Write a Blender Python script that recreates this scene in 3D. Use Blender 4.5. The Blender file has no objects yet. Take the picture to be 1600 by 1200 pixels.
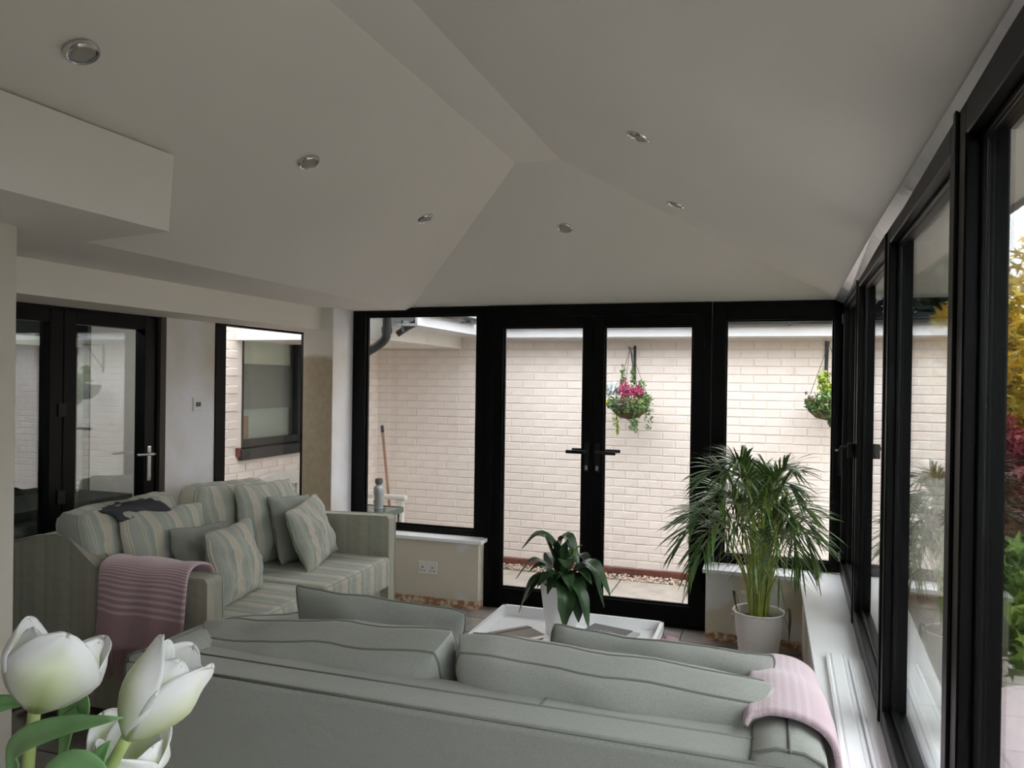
import bpy, bmesh, math, random
from mathutils import Vector, Matrix
from math import pi, sin, cos, radians
random.seed(7)
sc = bpy.context.scene
COL = sc.collection

# ---------------------------------------------------------------- camera, world, exposure
cam_d = bpy.data.cameras.new('camera')
cam_d.sensor_width = 36.0
cam_d.lens = 27.0
cam_d.clip_start = 0.05
cam_d.clip_end = 200
cam = bpy.data.objects.new('camera', cam_d)
COL.objects.link(cam)
cam.matrix_world = Matrix(((0.9485807, -0.0147042, 0.3161936, 0.0),
                           (0.3162278, 0.0, -0.9486833, 0.0),
                           (0.0139496, 0.9998919, 0.0046499, 1.62),
                           (0, 0, 0, 1)))
sc.camera = cam

world = bpy.data.worlds.new('overcast_sky')
sc.world = world
world.use_nodes = True
wn = world.node_tree.nodes
wl = world.node_tree.links
wn.clear()
w_out = wn.new('ShaderNodeOutputWorld')
w_bg = wn.new('ShaderNodeBackground')
w_bg.inputs['Strength'].default_value = 1.0
w_tc = wn.new('ShaderNodeTexCoord')
w_sep = wn.new('ShaderNodeSeparateXYZ')
w_ramp = wn.new('ShaderNodeValToRGB')
w_ramp.color_ramp.elements[0].position = 0.0
w_ramp.color_ramp.elements[0].color = (0.83, 0.82, 0.85, 1)
w_ramp.color_ramp.elements[1].position = 1.0
w_ramp.color_ramp.elements[1].color = (1.59, 1.56, 1.62, 1)
wl.new(w_tc.outputs['Generated'], w_sep.inputs[0])
wl.new(w_sep.outputs['Z'], w_ramp.inputs[0])
wl.new(w_ramp.outputs[0], w_bg.inputs['Color'])
wl.new(w_bg.outputs[0], w_out.inputs['Surface'])

sc.view_settings.view_transform = 'Standard'
sc.view_settings.look = 'None'
sc.view_settings.gamma = 1.0
sc.view_settings.use_curve_mapping = False
sc.view_settings.exposure = 2.2
sc.cycles.max_bounces = 14
sc.cycles.diffuse_bounces = 7
sc.cycles.glossy_bounces = 4
sc.cycles.transparent_max_bounces = 16

# ---------------------------------------------------------------- material helpers
def lin(c):
    def f(v):
        v /= 255.0
        return v / 12.92 if v <= 0.04045 else ((v + 0.055) / 1.055) ** 2.4
    return (f(c[0]), f(c[1]), f(c[2]), 1.0)

def sock(node, *names):
    for n in names:
        if n in node.inputs:
            return node.inputs[n]
    return None

def mat(name, rgb, rough=0.6, metal=0.0, spec=0.5, var=0.0, vscale=4.0, rgb2=None, bump=0.0, bscale=60.0,
        sheen=0.0, subs=0.0, coords='Object', detail=4.0):
    m = bpy.data.materials.new(name)
    m.use_nodes = True
    nt = m.node_tree
    p = nt.nodes['Principled BSDF']
    p.inputs['Base Color'].default_value = lin(rgb)
    p.inputs['Roughness'].default_value = rough
    p.inputs['Metallic'].default_value = metal
    s = sock(p, 'Specular IOR Level', 'Specular')
    s.default_value = spec
    if sheen:
        sock(p, 'Sheen Weight', 'Sheen').default_value = sheen
    tc = nt.nodes.new('ShaderNodeTexCoord')
    if var or rgb2:
        nz = nt.nodes.new('ShaderNodeTexNoise')
        nz.inputs['Scale'].default_value = vscale
        nz.inputs['Detail'].default_value = detail
        nt.links.new(tc.outputs[coords], nz.inputs['Vector'])
        r = nt.nodes.new('ShaderNodeValToRGB')
        r.color_ramp.elements[0].position = 0.36
        r.color_ramp.elements[1].position = 0.66
        c1 = lin(rgb)
        c2 = lin(rgb2) if rgb2 else tuple(min(1, v * (1 - var)) for v in c1[:3]) + (1,)
        r.color_ramp.elements[0].color = c1
        r.color_ramp.elements[1].color = c2
        nt.links.new(nz.outputs['Fac'], r.inputs[0])
        nt.links.new(r.outputs[0], p.inputs['Base Color'])
    if bump:
        nb = nt.nodes.new('ShaderNodeTexNoise')
        nb.inputs['Scale'].default_value = bscale
        nb.inputs['Detail'].default_value = 3.0
        nt.links.new(tc.outputs[coords], nb.inputs['Vector'])
        b = nt.nodes.new('ShaderNodeBump')
        b.inputs['Strength'].default_value = bump
        b.inputs['Distance'].default_value = 0.004
        nt.links.new(nb.outputs['Fac'], b.inputs['Height'])
        nt.links.new(b.outputs[0], p.inputs['Normal'])
    return m

def glass_mat(name, tint=(0.96, 0.98, 0.97), r0=0.045, body=None, mixbody=0.0):
    m = bpy.data.materials.new(name)
    m.use_nodes = True
    nt = m.node_tree
    nt.nodes.clear()
    out = nt.nodes.new('ShaderNodeOutputMaterial')
    tr = nt.nodes.new('ShaderNodeBsdfTransparent')
    tr.inputs[0].default_value = tint + (1,)
    gl = nt.nodes.new('ShaderNodeBsdfGlossy')
    gl.inputs['Roughness'].default_value = 0.0
    gl.inputs['Color'].default_value = (0.97, 0.98, 1.0, 1)
    geo = nt.nodes.new('ShaderNodeNewGeometry')
    dot = nt.nodes.new('ShaderNodeVectorMath'); dot.operation = 'DOT_PRODUCT'
    nt.links.new(geo.outputs['Normal'], dot.inputs[0])
    nt.links.new(geo.outputs['Incoming'], dot.inputs[1])
    ab = nt.nodes.new('ShaderNodeMath'); ab.operation = 'ABSOLUTE'
    nt.links.new(dot.outputs['Value'], ab.inputs[0])
    om = nt.nodes.new('ShaderNodeMath'); om.operation = 'SUBTRACT'
    om.inputs[0].default_value = 1.0
    om.use_clamp = True
    nt.links.new(ab.outputs[0], om.inputs[1])
    pw = nt.nodes.new('ShaderNodeMath'); pw.operation = 'POWER'
    pw.inputs[1].default_value = 5.0
    nt.links.new(om.outputs[0], pw.inputs[0])
    ma = nt.nodes.new('ShaderNodeMath'); ma.operation = 'MULTIPLY_ADD'
    ma.inputs[1].default_value = 1 - r0
    ma.inputs[2].default_value = r0
    ma.use_clamp = True
    nt.links.new(pw.outputs[0], ma.inputs[0])
    mx = nt.nodes.new('ShaderNodeMixShader')
    nt.links.new(ma.outputs[0], mx.inputs[0])
    nt.links.new(tr.outputs[0], mx.inputs[1])
    nt.links.new(gl.outputs[0], mx.inputs[2])
    nt.links.new(mx.outputs[0], out.inputs['Surface'])
    return m

def wave_dirt(name, base, dirt, zline, width, noise=8.0, amount=0.03, base2=None, rough=0.8):
    """plaster that is a different bare colour below a ragged height line (object space = world z)"""
    m = bpy.data.materials.new(name)
    m.use_nodes = True
    nt = m.node_tree
    p = nt.nodes['Principled BSDF']
    p.inputs['Roughness'].default_value = rough
    tc = nt.nodes.new('ShaderNodeTexCoord')
    sp = nt.nodes.new('ShaderNodeSeparateXYZ')
    nt.links.new(tc.outputs['Object'], sp.inputs[0])
    nz = nt.nodes.new('ShaderNodeTexNoise'); nz.inputs['Scale'].default_value = noise
    nz.inputs['Detail'].default_value = 3
    nt.links.new(tc.outputs['Object'], nz.inputs['Vector'])
    a = nt.nodes.new('ShaderNodeMath'); a.operation = 'MULTIPLY_ADD'
    a.inputs[1].default_value = amount * 4
    nt.links.new(nz.outputs['Fac'], a.inputs[0])
    nt.links.new(sp.outputs['Z'], a.inputs[2])
    mr = nt.nodes.new('ShaderNodeMapRange')
    mr.inputs['From Min'].default_value = zline + amount * 2 - width
    mr.inputs['From Max'].default_value = zline + amount * 2 + width
    nt.links.new(a.outputs[0], mr.inputs['Value'])
    mx = nt.nodes.new('ShaderNodeMix'); mx.data_type = 'RGBA'
    nt.links.new(mr.outputs[0], mx.inputs['Factor'])
    nz2 = nt.nodes.new('ShaderNodeTexNoise'); nz2.inputs['Scale'].default_value = 3.1
    nz2.inputs['Detail'].default_value = 1
    nt.links.new(tc.outputs['Object'], nz2.inputs['Vector'])
    r2 = nt.nodes.new('ShaderNodeValToRGB')
    r2.color_ramp.elements[0].position = 0.50
    r2.color_ramp.elements[1].position = 0.56
    r2.color_ramp.elements[0].color = lin(base)
    r2.color_ramp.elements[1].color = lin(base2 or base)
    nt.links.new(nz2.outputs['Fac'], r2.inputs[0])
    nz3 = nt.nodes.new('ShaderNodeTexNoise'); nz3.inputs['Scale'].default_value = 28
    nt.links.new(tc.outputs['Object'], nz3.inputs['Vector'])
    r3 = nt.nodes.new('ShaderNodeValToRGB')
    r3.color_ramp.elements[0].position = 0.42
    r3.color_ramp.elements[1].position = 0.60
    r3.color_ramp.elements[0].color = lin(dirt[0])
    r3.color_ramp.elements[1].color = lin(dirt[1])
    nt.links.new(nz3.outputs['Fac'], r3.inputs[0])
    nt.links.new(r3.outputs[0], mx.inputs['A'])
    nt.links.new(r2.outputs[0], mx.inputs['B'])
    nt.links.new(mx.outputs['Result'], p.inputs['Base Color'])
    return m

def striped_mat(name, soft=0.0):
    m = bpy.data.materials.new(name)
    m.use_nodes = True
    nt = m.node_tree
    p = nt.nodes['Principled BSDF']
    p.inputs['Roughness'].default_value = 0.75
    sock(p, 'Sheen Weight', 'Sheen').default_value = 0.15
    uv = nt.nodes.new('ShaderNodeUVMap')
    sp = nt.nodes.new('ShaderNodeSeparateXYZ')
    nt.links.new(uv.outputs[0], sp.inputs[0])
    d = nt.nodes.new('ShaderNodeMath'); d.operation = 'DIVIDE'; d.inputs[1].default_value = 0.155
    nt.links.new(sp.outputs['X'], d.inputs[0])
    fr = nt.nodes.new('ShaderNodeMath'); fr.operation = 'FRACT'
    nt.links.new(d.outputs[0], fr.inputs[0])
    r = nt.nodes.new('ShaderNodeValToRGB')
    r.color_ramp.interpolation = 'CONSTANT'
    G = (157, 162, 153); B = (186, 178, 163); L = (196, 190, 174); K = (144, 153, 145)
    mixc = lambda c: tuple(c[i] * (1 - soft) + (150, 148, 134)[i] * soft for i in range(3))
    G, B, L, K = [mixc(c) for c in (G, B, L, K)]
    stops = [(0.0, G), (0.30, L), (0.33, G), (0.36, L), (0.39, B), (0.58, L), (0.61, B), (0.64, G), (0.70, K), (0.74, G), (0.86, L), (0.885, G), (0.93, B), (0.96, G)]
    els = r.color_ramp.elements
    els[0].position = 0.0; els[0].color = lin(stops[0][1])
    els[1].position = stops[1][0]; els[1].color = lin(stops[1][1])
    for pos, c in stops[2:]:
        e = els.new(pos); e.color = lin(c)
    nt.links.new(fr.outputs[0], r.inputs[0])
    nt.links.new(r.outputs[0], p.inputs['Base Color'])
    tc = nt.nodes.new('ShaderNodeTexCoord')
    nb = nt.nodes.new('ShaderNodeTexNoise'); nb.inputs['Scale'].default_value = 14.0
    nt.links.new(tc.outputs['Object'], nb.inputs['Vector'])
    b = nt.nodes.new('ShaderNodeBump'); b.inputs['Strength'].default_value = 0.35; b.inputs['Distance'].default_value = 0.02
    nt.links.new(nb.outputs['Fac'], b.inputs['Height'])
    nt.links.new(b.outputs[0], p.inputs['Normal'])
    return m

def weave_mat(name, rgb, rgb2, rough=0.85):
    m = mat(name, rgb, rough, rgb2=rgb2, vscale=260.0, sheen=0.2, detail=2.0)
    nt = m.node_tree
    p = nt.nodes['Principled BSDF']
    tc = nt.nodes.new('ShaderNodeTexCoord')
    n1 = nt.nodes.new('ShaderNodeTexNoise'); n1.inputs['Scale'].default_value = 400
    n2 = nt.nodes.new('ShaderNodeTexNoise'); n2.inputs['Scale'].default_value = 9
    nt.links.new(tc.outputs['Object'], n1.inputs['Vector'])
    nt.links.new(tc.outputs['Object'], n2.inputs['Vector'])
    b1 = nt.nodes.new('ShaderNodeBump'); b1.inputs['Strength'].default_value = 0.25; b1.inputs['Distance'].default_value = 0.002
    b2 = nt.nodes.new('ShaderNodeBump'); b2.inputs['Strength'].default_value = 0.3; b2.inputs['Distance'].default_value = 0.02
    nt.links.new(n1.outputs['Fac'], b1.inputs['Height'])
    nt.links.new(n2.outputs['Fac'], b2.inputs['Height'])
    nt.links.new(b1.outputs[0], b2.inputs['Normal'])
    nt.links.new(b2.outputs[0], p.inputs['Normal'])
    return m

def throw_mat(name, base, light, stripe_from, stripe_to):
    """knitted throw: UV.y runs along the drape in metres, pale ribs between two distances"""
    m = bpy.data.materials.new(name)
    m.use_nodes = True
    nt = m.node_tree
    p = nt.nodes['Principled BSDF']
    p.inputs['Roughness'].default_value = 0.95
    sock(p, 'Sheen Weight', 'Sheen').default_value = 0.5
    uv = nt.nodes.new('ShaderNodeUVMap')
    sp = nt.nodes.new('ShaderNodeSeparateXYZ')
    nt.links.new(uv.outputs[0], sp.inputs[0])
    w = nt.nodes.new('ShaderNodeMath'); w.operation = 'MULTIPLY'; w.inputs[1].default_value = 2 * pi / 0.019
    nt.links.new(sp.outputs['Y'], w.inputs[0])
    s = nt.nodes.new('ShaderNodeMath'); s.operation = 'SINE'
    nt.links.new(w.outputs[0], s.inputs[0])
    mr = nt.nodes.new('ShaderNodeMapRange')
    mr.inputs['From Min'].default_value = -0.3; mr.inputs['From Max'].default_value = 0.6
    nt.links.new(s.outputs[0], mr.inputs['Value'])
    g1 = nt.nodes.new('ShaderNodeMath'); g1.operation = 'GREATER_THAN'; g1.inputs[1].default_value = stripe_from
    g2 = nt.nodes.new('ShaderNodeMath'); g2.operation = 'LESS_THAN'; g2.inputs[1].default_value = stripe_to
    nt.links.new(sp.outputs['Y'], g1.inputs[0]); nt.links.new(sp.outputs['Y'], g2.inputs[0])
    m1 = nt.nodes.new('ShaderNodeMath'); m1.operation = 'MULTIPLY'
    m2 = nt.nodes.new('ShaderNodeMath'); m2.operation = 'MULTIPLY'
    nt.links.new(g1.outputs[0], m1.inputs[0]); nt.links.new(g2.outputs[0], m1.inputs[1])
    nt.links.new(m1.outputs[0], m2.inputs[0]); nt.links.new(mr.outputs[0], m2.inputs[1])
    mx = nt.nodes.new('ShaderNodeMix'); mx.data_type = 'RGBA'
    mx.inputs['A'].default_value = lin(base); mx.inputs['B'].default_value = lin(light)
    nt.links.new(m2.outputs[0], mx.inputs['Factor'])
    nt.links.new(mx.outputs['Result'], p.inputs['Base Color'])
    tc = nt.nodes.new('ShaderNodeTexCoord')
    nb = nt.nodes.new('ShaderNodeTexNoise'); nb.inputs['Scale'].default_value = 220
    nt.links.new(tc.outputs['Object'], nb.inputs['Vector'])
    b = nt.nodes.new('ShaderNodeBump'); b.inputs['Strength'].default_value = 0.6; b.inputs['Distance'].default_value = 0.004
    nt.links.new(nb.outputs['Fac'], b.inputs['Height'])
    nt.links.new(b.outputs[0], p.inputs['Normal'])
    return m

M = {}
M['ceiling'] = mat('ceiling_paint', (227, 223, 219), 0.8, var=0.03, vscale=1.2)
M['plaster'] = mat('new_plaster_paint', (232, 230, 236), 0.8, rgb2=(206, 196, 180), vscale=1.6)
M['cream'] = mat('cream_wall_paint', (228, 222, 214), 0.8, var=0.04, vscale=2)
M['pier'] = wave_dirt('pier_paint', (202, 195, 185), ((202, 195, 185), (198, 191, 180)), 0.1, 0.02)
M['dwarf'] = wave_dirt('dwarf_wall_plaster', (214, 205, 190), ((164, 120, 88), (226, 204, 180)), 0.055, 0.006, 9, 0.01, base2=(224, 223, 224))
M['column'] = wave_dirt('column_plaster', (216, 212, 206), ((172, 160, 138), (166, 153, 132)), 1.78, 0.02, 6, 0.03)
M['white_gloss'] = mat('white_sill_paint', (244, 245, 248), 0.35)
M['black'] = mat('black_aluminium', (4, 4, 5), 0.42, spec=0.16)
M['black_soft'] = mat('black_gasket', (12, 12, 13), 0.7)
M['glass'] = glass_mat('window_glass')
M['glass_dark'] = glass_mat('kitchen_glass', (0.80, 0.86, 0.88), 0.12)
M['brick'] = mat('painted_brick', (240, 230, 224), 0.7, rgb2=(235, 224, 217), vscale=9, bump=0.4, bscale=70)
M['mortar'] = mat('painted_mortar', (232, 222, 215), 0.8, bump=0.2, bscale=90)
M['redbrick'] = mat('red_plinth_brick', (118, 66, 52), 0.85, rgb2=(96, 52, 42), vscale=14, bump=0.3)
M['white_pvc'] = mat('white_fascia', (214, 215, 218), 0.4)
M['soffit_pvc'] = mat('soffit_board', (226, 222, 214), 0.5)
M['gutter'] = mat('black_gutter', (34, 38, 42), 0.3)
M['roof'] = mat('roof_felt', (60, 64, 70), 0.9, var=0.3, vscale=8)
M['tile'] = mat('floor_stone', (150, 142, 136), 0.45, rgb2=(112, 106, 102), vscale=5, bump=0.15, bscale=20)
M['grout'] = mat('floor_grout', (120, 114, 108), 0.9)
M['slab'] = mat('paving_slab', (176, 168, 158), 0.85, rgb2=(156, 148, 140), vscale=6, bump=0.3, bscale=50)
M['soil'] = mat('ground_soil', (96, 88, 76), 0.95, rgb2=(78, 84, 58), vscale=3)
M['gravel'] = mat('pale_gravel', (222, 206, 190), 0.8, rgb2=(176, 150, 132), vscale=60)
M['sofa'] = weave_mat('sage_grey_weave', (166, 168, 163), (154, 156, 151))
M['piping'] = mat('sage_piping', (124, 126, 120), 0.85)
M['grey_cushion'] = weave_mat('plain_grey_green_weave', (142, 146, 138), (132, 136, 128))
M['stripe'] = striped_mat('striped_upholstery')
M['stripe_soft'] = striped_mat('striped_upholstery_outer', 0.6)
M['stripe_piping'] = mat('striped_piping', (160, 160, 146), 0.8)
M['throw'] = throw_mat('mauve_throw', (182, 146, 160), (216, 190, 198), 0.16, 0.60)
M['throw2'] = throw_mat('pink_throw', (204, 178, 190), (213, 190, 201), 0.0, 0.26)
M['fringe'] = mat('mauve_fringe', (168, 126, 140), 0.95)
M['wood_dark'] = mat('dark_wood', (58, 44, 34), 0.5, var=0.3, vscale=12)
M['table_white'] = mat('white_lacquer', (246, 246, 249), 0.25)
M['pot_white'] = mat('white_ceramic', (246, 246, 248), 0.35)
M['pot_metal'] = mat('white_enamel', (238, 234, 232), 0.35)
M['soilpot'] = mat('potting_soil', (70, 48, 36), 0.95, bump=0.8, bscale=120)
M['leaf_dark'] = mat('peace_lily_leaf', (36, 62, 36), 0.35, rgb2=(52, 82, 44), vscale=9)
M['leaf_light'] = mat('young_leaf', (96, 128, 60), 0.4)
M['palm'] = mat('palm_leaflet', (60, 92, 50), 0.42, rgb2=(104, 130, 64), vscale=7)
M['palm_stem'] = mat('palm_stem', (184, 190, 92), 0.5, rgb2=(140, 158, 72), vscale=9)
M['palm_dry'] = mat('dry_leaf', (92, 84, 66), 0.7)
M['chrome'] = mat('chrome', (214, 214, 216), 0.18, metal=1.0)
M['lens'] = mat('downlight_lens', (158, 154, 146), 0.35, bump=0.5, bscale=300)
M['steel'] = mat('satin_steel', (190, 192, 196), 0.3, metal=1.0)
M['socket'] = mat('white_socket_plastic', (226, 224, 220), 0.35)
M['socket_dark'] = mat('socket_hole', (40, 38, 38), 0.6)
M['brown_trim'] = mat('brown_reveal', (62, 54, 48), 0.6)
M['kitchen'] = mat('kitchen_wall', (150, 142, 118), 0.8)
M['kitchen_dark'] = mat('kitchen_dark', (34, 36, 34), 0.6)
M['kitchen_green'] = mat('kitchen_cabinet', (42, 52, 46), 0.5)
M['kitchen_white'] = mat('kitchen_white', (200, 200, 186), 0.5)
M['bench'] = mat('bench_white_paint', (214, 212, 206), 0.6, var=0.08, vscale=10)
M['broom'] = mat('broom_handle', (156, 118, 90), 0.6)
M['bottle'] = glass_mat('bottle_glass', (0.62, 0.64, 0.66), 0.1)
M['green_glass'] = mat('green_glass_top', (56, 82, 76), 0.08, spec=0.8)
M['paper'] = mat('page_edge', (226, 216, 202), 0.8)
M['notebook'] = mat('taupe_cover', (146, 134, 128), 0.7)
M['notebook2'] = mat('dark_cover', (66, 56, 54), 0.7)
M['band'] = mat('elastic_band', (40, 34, 34), 0.7)
M['mag'] = mat('magazine_dark', (92, 88, 88), 0.6)
M['mag_light'] = mat('magazine_light', (176, 180, 174), 0.6)
M['pouf'] = mat('pink_pouf', (186, 152, 164), 0.9)
M['jacket'] = mat('dark_cloth', (58, 60, 66), 0.85)
M['tulip'] = mat('tulip_petal', (250, 250, 252), 0.45)
M['tulip_stem'] = mat('tulip_stem', (184, 196, 134), 0.5, rgb2=(160, 180, 108), vscale=20)
M['tulip_leaf'] = mat('tulip_leaf', (118, 168, 108), 0.42, rgb2=(138, 182, 126), vscale=22)
M['vase'] = mat('vase_ceramic', (200, 204, 204), 0.3)
M['heather'] = mat('heather_pink', (176, 54, 104), 0.8)
M['yellow'] = mat('pansy_yellow', (236, 204, 30), 0.7)
M['silver'] = mat('silver_leaf', (196, 204, 204), 0.8)
M['moss'] = mat('basket_moss', (98, 76, 50), 0.95, rgb2=(70, 70, 42), vscale=30, bump=0.6)
M['ivy'] = mat('ivy_leaf', (66, 106, 50), 0.6, rgb2=(104, 136, 78), vscale=40)
M['lime'] = mat('lime_leaf', (168, 180, 60), 0.6, rgb2=(110, 140, 50), vscale=30)
M['purple'] = mat('purple_leaf', (92, 72, 78), 0.6)
M['acer_yellow'] = mat('acer_yellow', (214, 166, 40), 0.6, rgb2=(160, 160, 50), vscale=3)
M['acer_green'] = mat('acer_green', (122, 146, 54), 0.6, rgb2=(80, 118, 50), vscale=3)
M['acer_red'] = mat('acer_red', (112, 28, 44), 0.6, rgb2=(146, 46, 48), vscale=3)
M['conifer'] = mat('conifer_needles', (52, 72, 52), 0.8, rgb2=(34, 50, 38), vscale=2)
M['bark'] = mat('bark', (84, 70, 56), 0.9, bump=0.6)
M['fence'] = mat('fence_board', (112, 96, 80), 0.85, var=0.2, vscale=6)
M['flash'] = mat('grey_sealing_film', (150, 152, 158), 0.18, spec=0.8, bump=0.5, bscale=14)

def petal_mat():
    m = M['tulip']
    nt = m.node_tree
    p = nt.nodes['Principled BSDF']
    uv = nt.nodes.new('ShaderNodeUVMap')
    sp = nt.nodes.new('ShaderNodeSeparateXYZ')
    nt.links.new(uv.outputs[0], sp.inputs[0])
    # pale green flush: strong near the base and the midline of each petal
    a = nt.nodes.new('ShaderNodeMath'); a.operation = 'ABSOLUTE'
    nt.links.new(sp.outputs['X'], a.inputs[0])
    b = nt.nodes.new('ShaderNodeMath'); b.operation = 'MULTIPLY_ADD'; b.inputs[1].default_value = 0.55
    nt.links.new(a.outputs[0], b.inputs[0]); nt.links.new(sp.outputs['Y'], b.inputs[2])
    r = nt.nodes.new('ShaderNodeValToRGB')
    r.color_ramp.elements[0].position = 0.0
    r.color_ramp.elements[0].color = lin((196, 210, 128))
    r.color_ramp.elements[1].position = 0.72
    r.color_ramp.elements[1].color = lin((252, 252, 254))
    e = r.color_ramp.elements.new(0.36); e.color = lin((234, 239, 212))
    nt.links.new(b.outputs[0], r.inputs[0])
    nt.links.new(r.outputs[0], p.inputs['Base Color'])
    # thin petals let light through
    tl = nt.nodes.new('ShaderNodeBsdfTranslucent')
    nt.links.new(r.outputs[0], tl.inputs['Color'])
    mx = nt.nodes.new('ShaderNodeMixShader'); mx.inputs[0].default_value = 0.35
    out = [n for n in nt.nodes if n.type == 'OUTPUT_MATERIAL'][0]
    nt.links.new(p.outputs[0], mx.inputs[1]); nt.links.new(tl.outputs[0], mx.inputs[2])
    nt.links.new(mx.outputs[0], out.inputs['Surface'])
petal_mat()

# ---------------------------------------------------------------- object helpers
def tag(o, label=None, cat=None, group=None, kind=None):
    if label: o['label'] = label
    if cat: o['category'] = cat
    if group: o['group'] = group
    if kind: o['kind'] = kind
    return o

def thing(name, label, cat, loc=(0, 0, 0), rotz=0.0, group=None, rot=None):
    o = bpy.data.objects.new(name, None)
    o.empty_display_size = 0.1
    COL.objects.link(o)
    o.location = loc
    o.rotation_euler = rot if rot else (0, 0, rotz)
    return tag(o, label, cat, group)

def struct_empty(name, loc=(0, 0, 0), rotz=0.0, label=None):
    o = bpy.data.objects.new(name, None)
    COL.objects.link(o)
    o.location = loc
    o.rotation_euler = (0, 0, rotz)
    return tag(o, label, None, None, 'structure')

def link(name, me, material, parent=None):
    if material is not None:
        if isinstance(material, (list, tuple)):
            for x in material: me.materials.append(x)
        else:
            me.materials.append(material)
    o = bpy.data.objects.new(name, me)
    COL.objects.link(o)
    if parent is not None:
        o.parent = parent
    return o

def finish(name, bm, material, parent=None, smooth=False, bevel=0.0, seg=2, uvbox=False, sharp=None):
    bmesh.ops.remove_doubles(bm, verts=bm.verts, dist=1e-6)
    bmesh.ops.recalc_face_normals(bm, faces=bm.faces)
    if bevel > 0:
        ed = [e for e in bm.edges if len(e.link_faces) == 2 and e.calc_face_angle(0) > 0.5]
        bmesh.ops.bevel(bm, geom=ed, offset=bevel, segments=seg, profile=0.6, affect='EDGES', clamp_overlap=True)
    if uvbox:
        uvl = bm.loops.layers.uv.new('UVMap')
        for f in bm.faces:
            n = f.normal
            ax = max(range(3), key=lambda i: abs(n[i]))
            for l in f.loops:
                c = l.vert.co
                l[uvl].uv = (c.x, c.z) if ax == 1 else (c.y, c.z) if ax == 0 else (c.y, c.x)
    me = bpy.data.meshes.new(name)
    bm.to_mesh(me); bm.free()
    if smooth:
        for p in me.polygons: p.use_smooth = True
    return link(name, me, material, parent)

def bx(bm, lo, hi):
    v = [bm.verts.new((x, y, z)) for z in (lo[2], hi[2]) for y in (lo[1], hi[1]) for x in (lo[0], hi[0])]
    for f in ((0, 2, 3, 1), (4, 5, 7, 6), (0, 1, 5, 4), (2, 6, 7, 3), (0, 4, 6, 2), (1, 3, 7, 5)):
        bm.faces.new([v[i] for i in f])

def box(name, lo, hi, material, parent=None, bevel=0.0, seg=2, smooth=False, uvbox=False):
    bm = bmesh.new(); bx(bm, lo, hi)
    return finish(name, bm, material, parent, smooth, bevel, seg, uvbox)

def boxes(name, lst, material, parent=None, bevel=0.0):
    bm = bmesh.new()
    for lo, hi in lst:
        b2 = bmesh.new(); bx(b2, lo, hi)
        bmesh.ops.recalc_face_normals(b2, faces=b2.faces)
        if bevel:
            bmesh.ops.bevel(b2, geom=list(b2.edges), offset=bevel, segments=1, affect='EDGES')
        tmp = bpy.data.meshes.new('t'); b2.to_mesh(tmp); b2.free()
        bm.from_mesh(tmp); bpy.data.meshes.remove(tmp)
    me = bpy.data.meshes.new(name); bm.to_mesh(me); bm.free()
    return link(name, me, material, parent)

def prism(name, pts, axis, a, b, material, parent=None, bevel=0.0, seg=3, smooth=False, uvbox=False):
    """outline pts (2D) extruded along axis from a to b; axis 'y': pts=(x,z); 'x': (y,z); 'z': (x,y)"""
    def P(p, t):
        return {'y': (p[0], t, p[1]), 'x': (t, p[0], p[1]), 'z': (p[0], p[1], t)}[axis]
    bm = bmesh.new()
    va = [bm.verts.new(P(p, a)) for p in pts]
    vb = [bm.verts.new(P(p, b)) for p in pts]
    bm.faces.new(va); bm.faces.new(list(reversed(vb)))
    n = len(pts)
    for i in range(n):
        j = (i + 1) % n
        bm.faces.new((va[i], vb[i], vb[j], va[j]))
    return finish(name, bm, material, parent, smooth, bevel, seg, uvbox)

def quadmesh(name, verts, faces, material, parent=None, smooth=False, solid=0.0):
    me = bpy.data.meshes.new(name)
    me.from_pydata([tuple(v) for v in verts], [], faces)
    me.update()
    if smooth:
        for p in me.polygons: p.use_smooth = True
    return link(name, me, material, parent)

def tube_bm(bm, pts, r, n=8, cap=True, r_end=None):
    pts = [Vector(p) for p in pts]
    rings = []
    prev = None
    m = len(pts)
    for i, p in enumerate(pts):
        t = (pts[min(i + 1, m - 1)] - pts[max(i - 1, 0)])
        if t.length < 1e-9: t = Vector((0, 0, 1))
        t.normalize()
        if prev is None:
            a = Vector((0, 0, 1)) if abs(t.z) < 0.9 else Vector((1, 0, 0))
            u = t.cross(a).normalized()
        else:
            u = (prev - t * prev.dot(t))
            if u.length < 1e-6: u = t.orthogonal()
            u.normalize()
        prev = u
        w = t.cross(u)
        rr = r if r_end is None else r + (r_end - r) * i / max(1, m - 1)
        rings.append([bm.verts.new(p + (u * cos(2 * pi * k / n) + w * sin(2 * pi * k / n)) * rr) for k in range(n)])
    for i in range(m - 1):
        for k in range(n):
            j = (k + 1) % n
            bm.faces.new((rings[i][k], rings[i][j], rings[i + 1][j], rings[i + 1][k]))
    if cap:
        bm.faces.new(list(reversed(rings[0]))); bm.faces.new(rings[-1])

def tube(name, pts, r, material, parent=None, n=8, r_end=None):
    bm = bmesh.new(); tube_bm(bm, pts, r, n, True, r_end)
    return finish(name, bm, material, parent, True)

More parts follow.
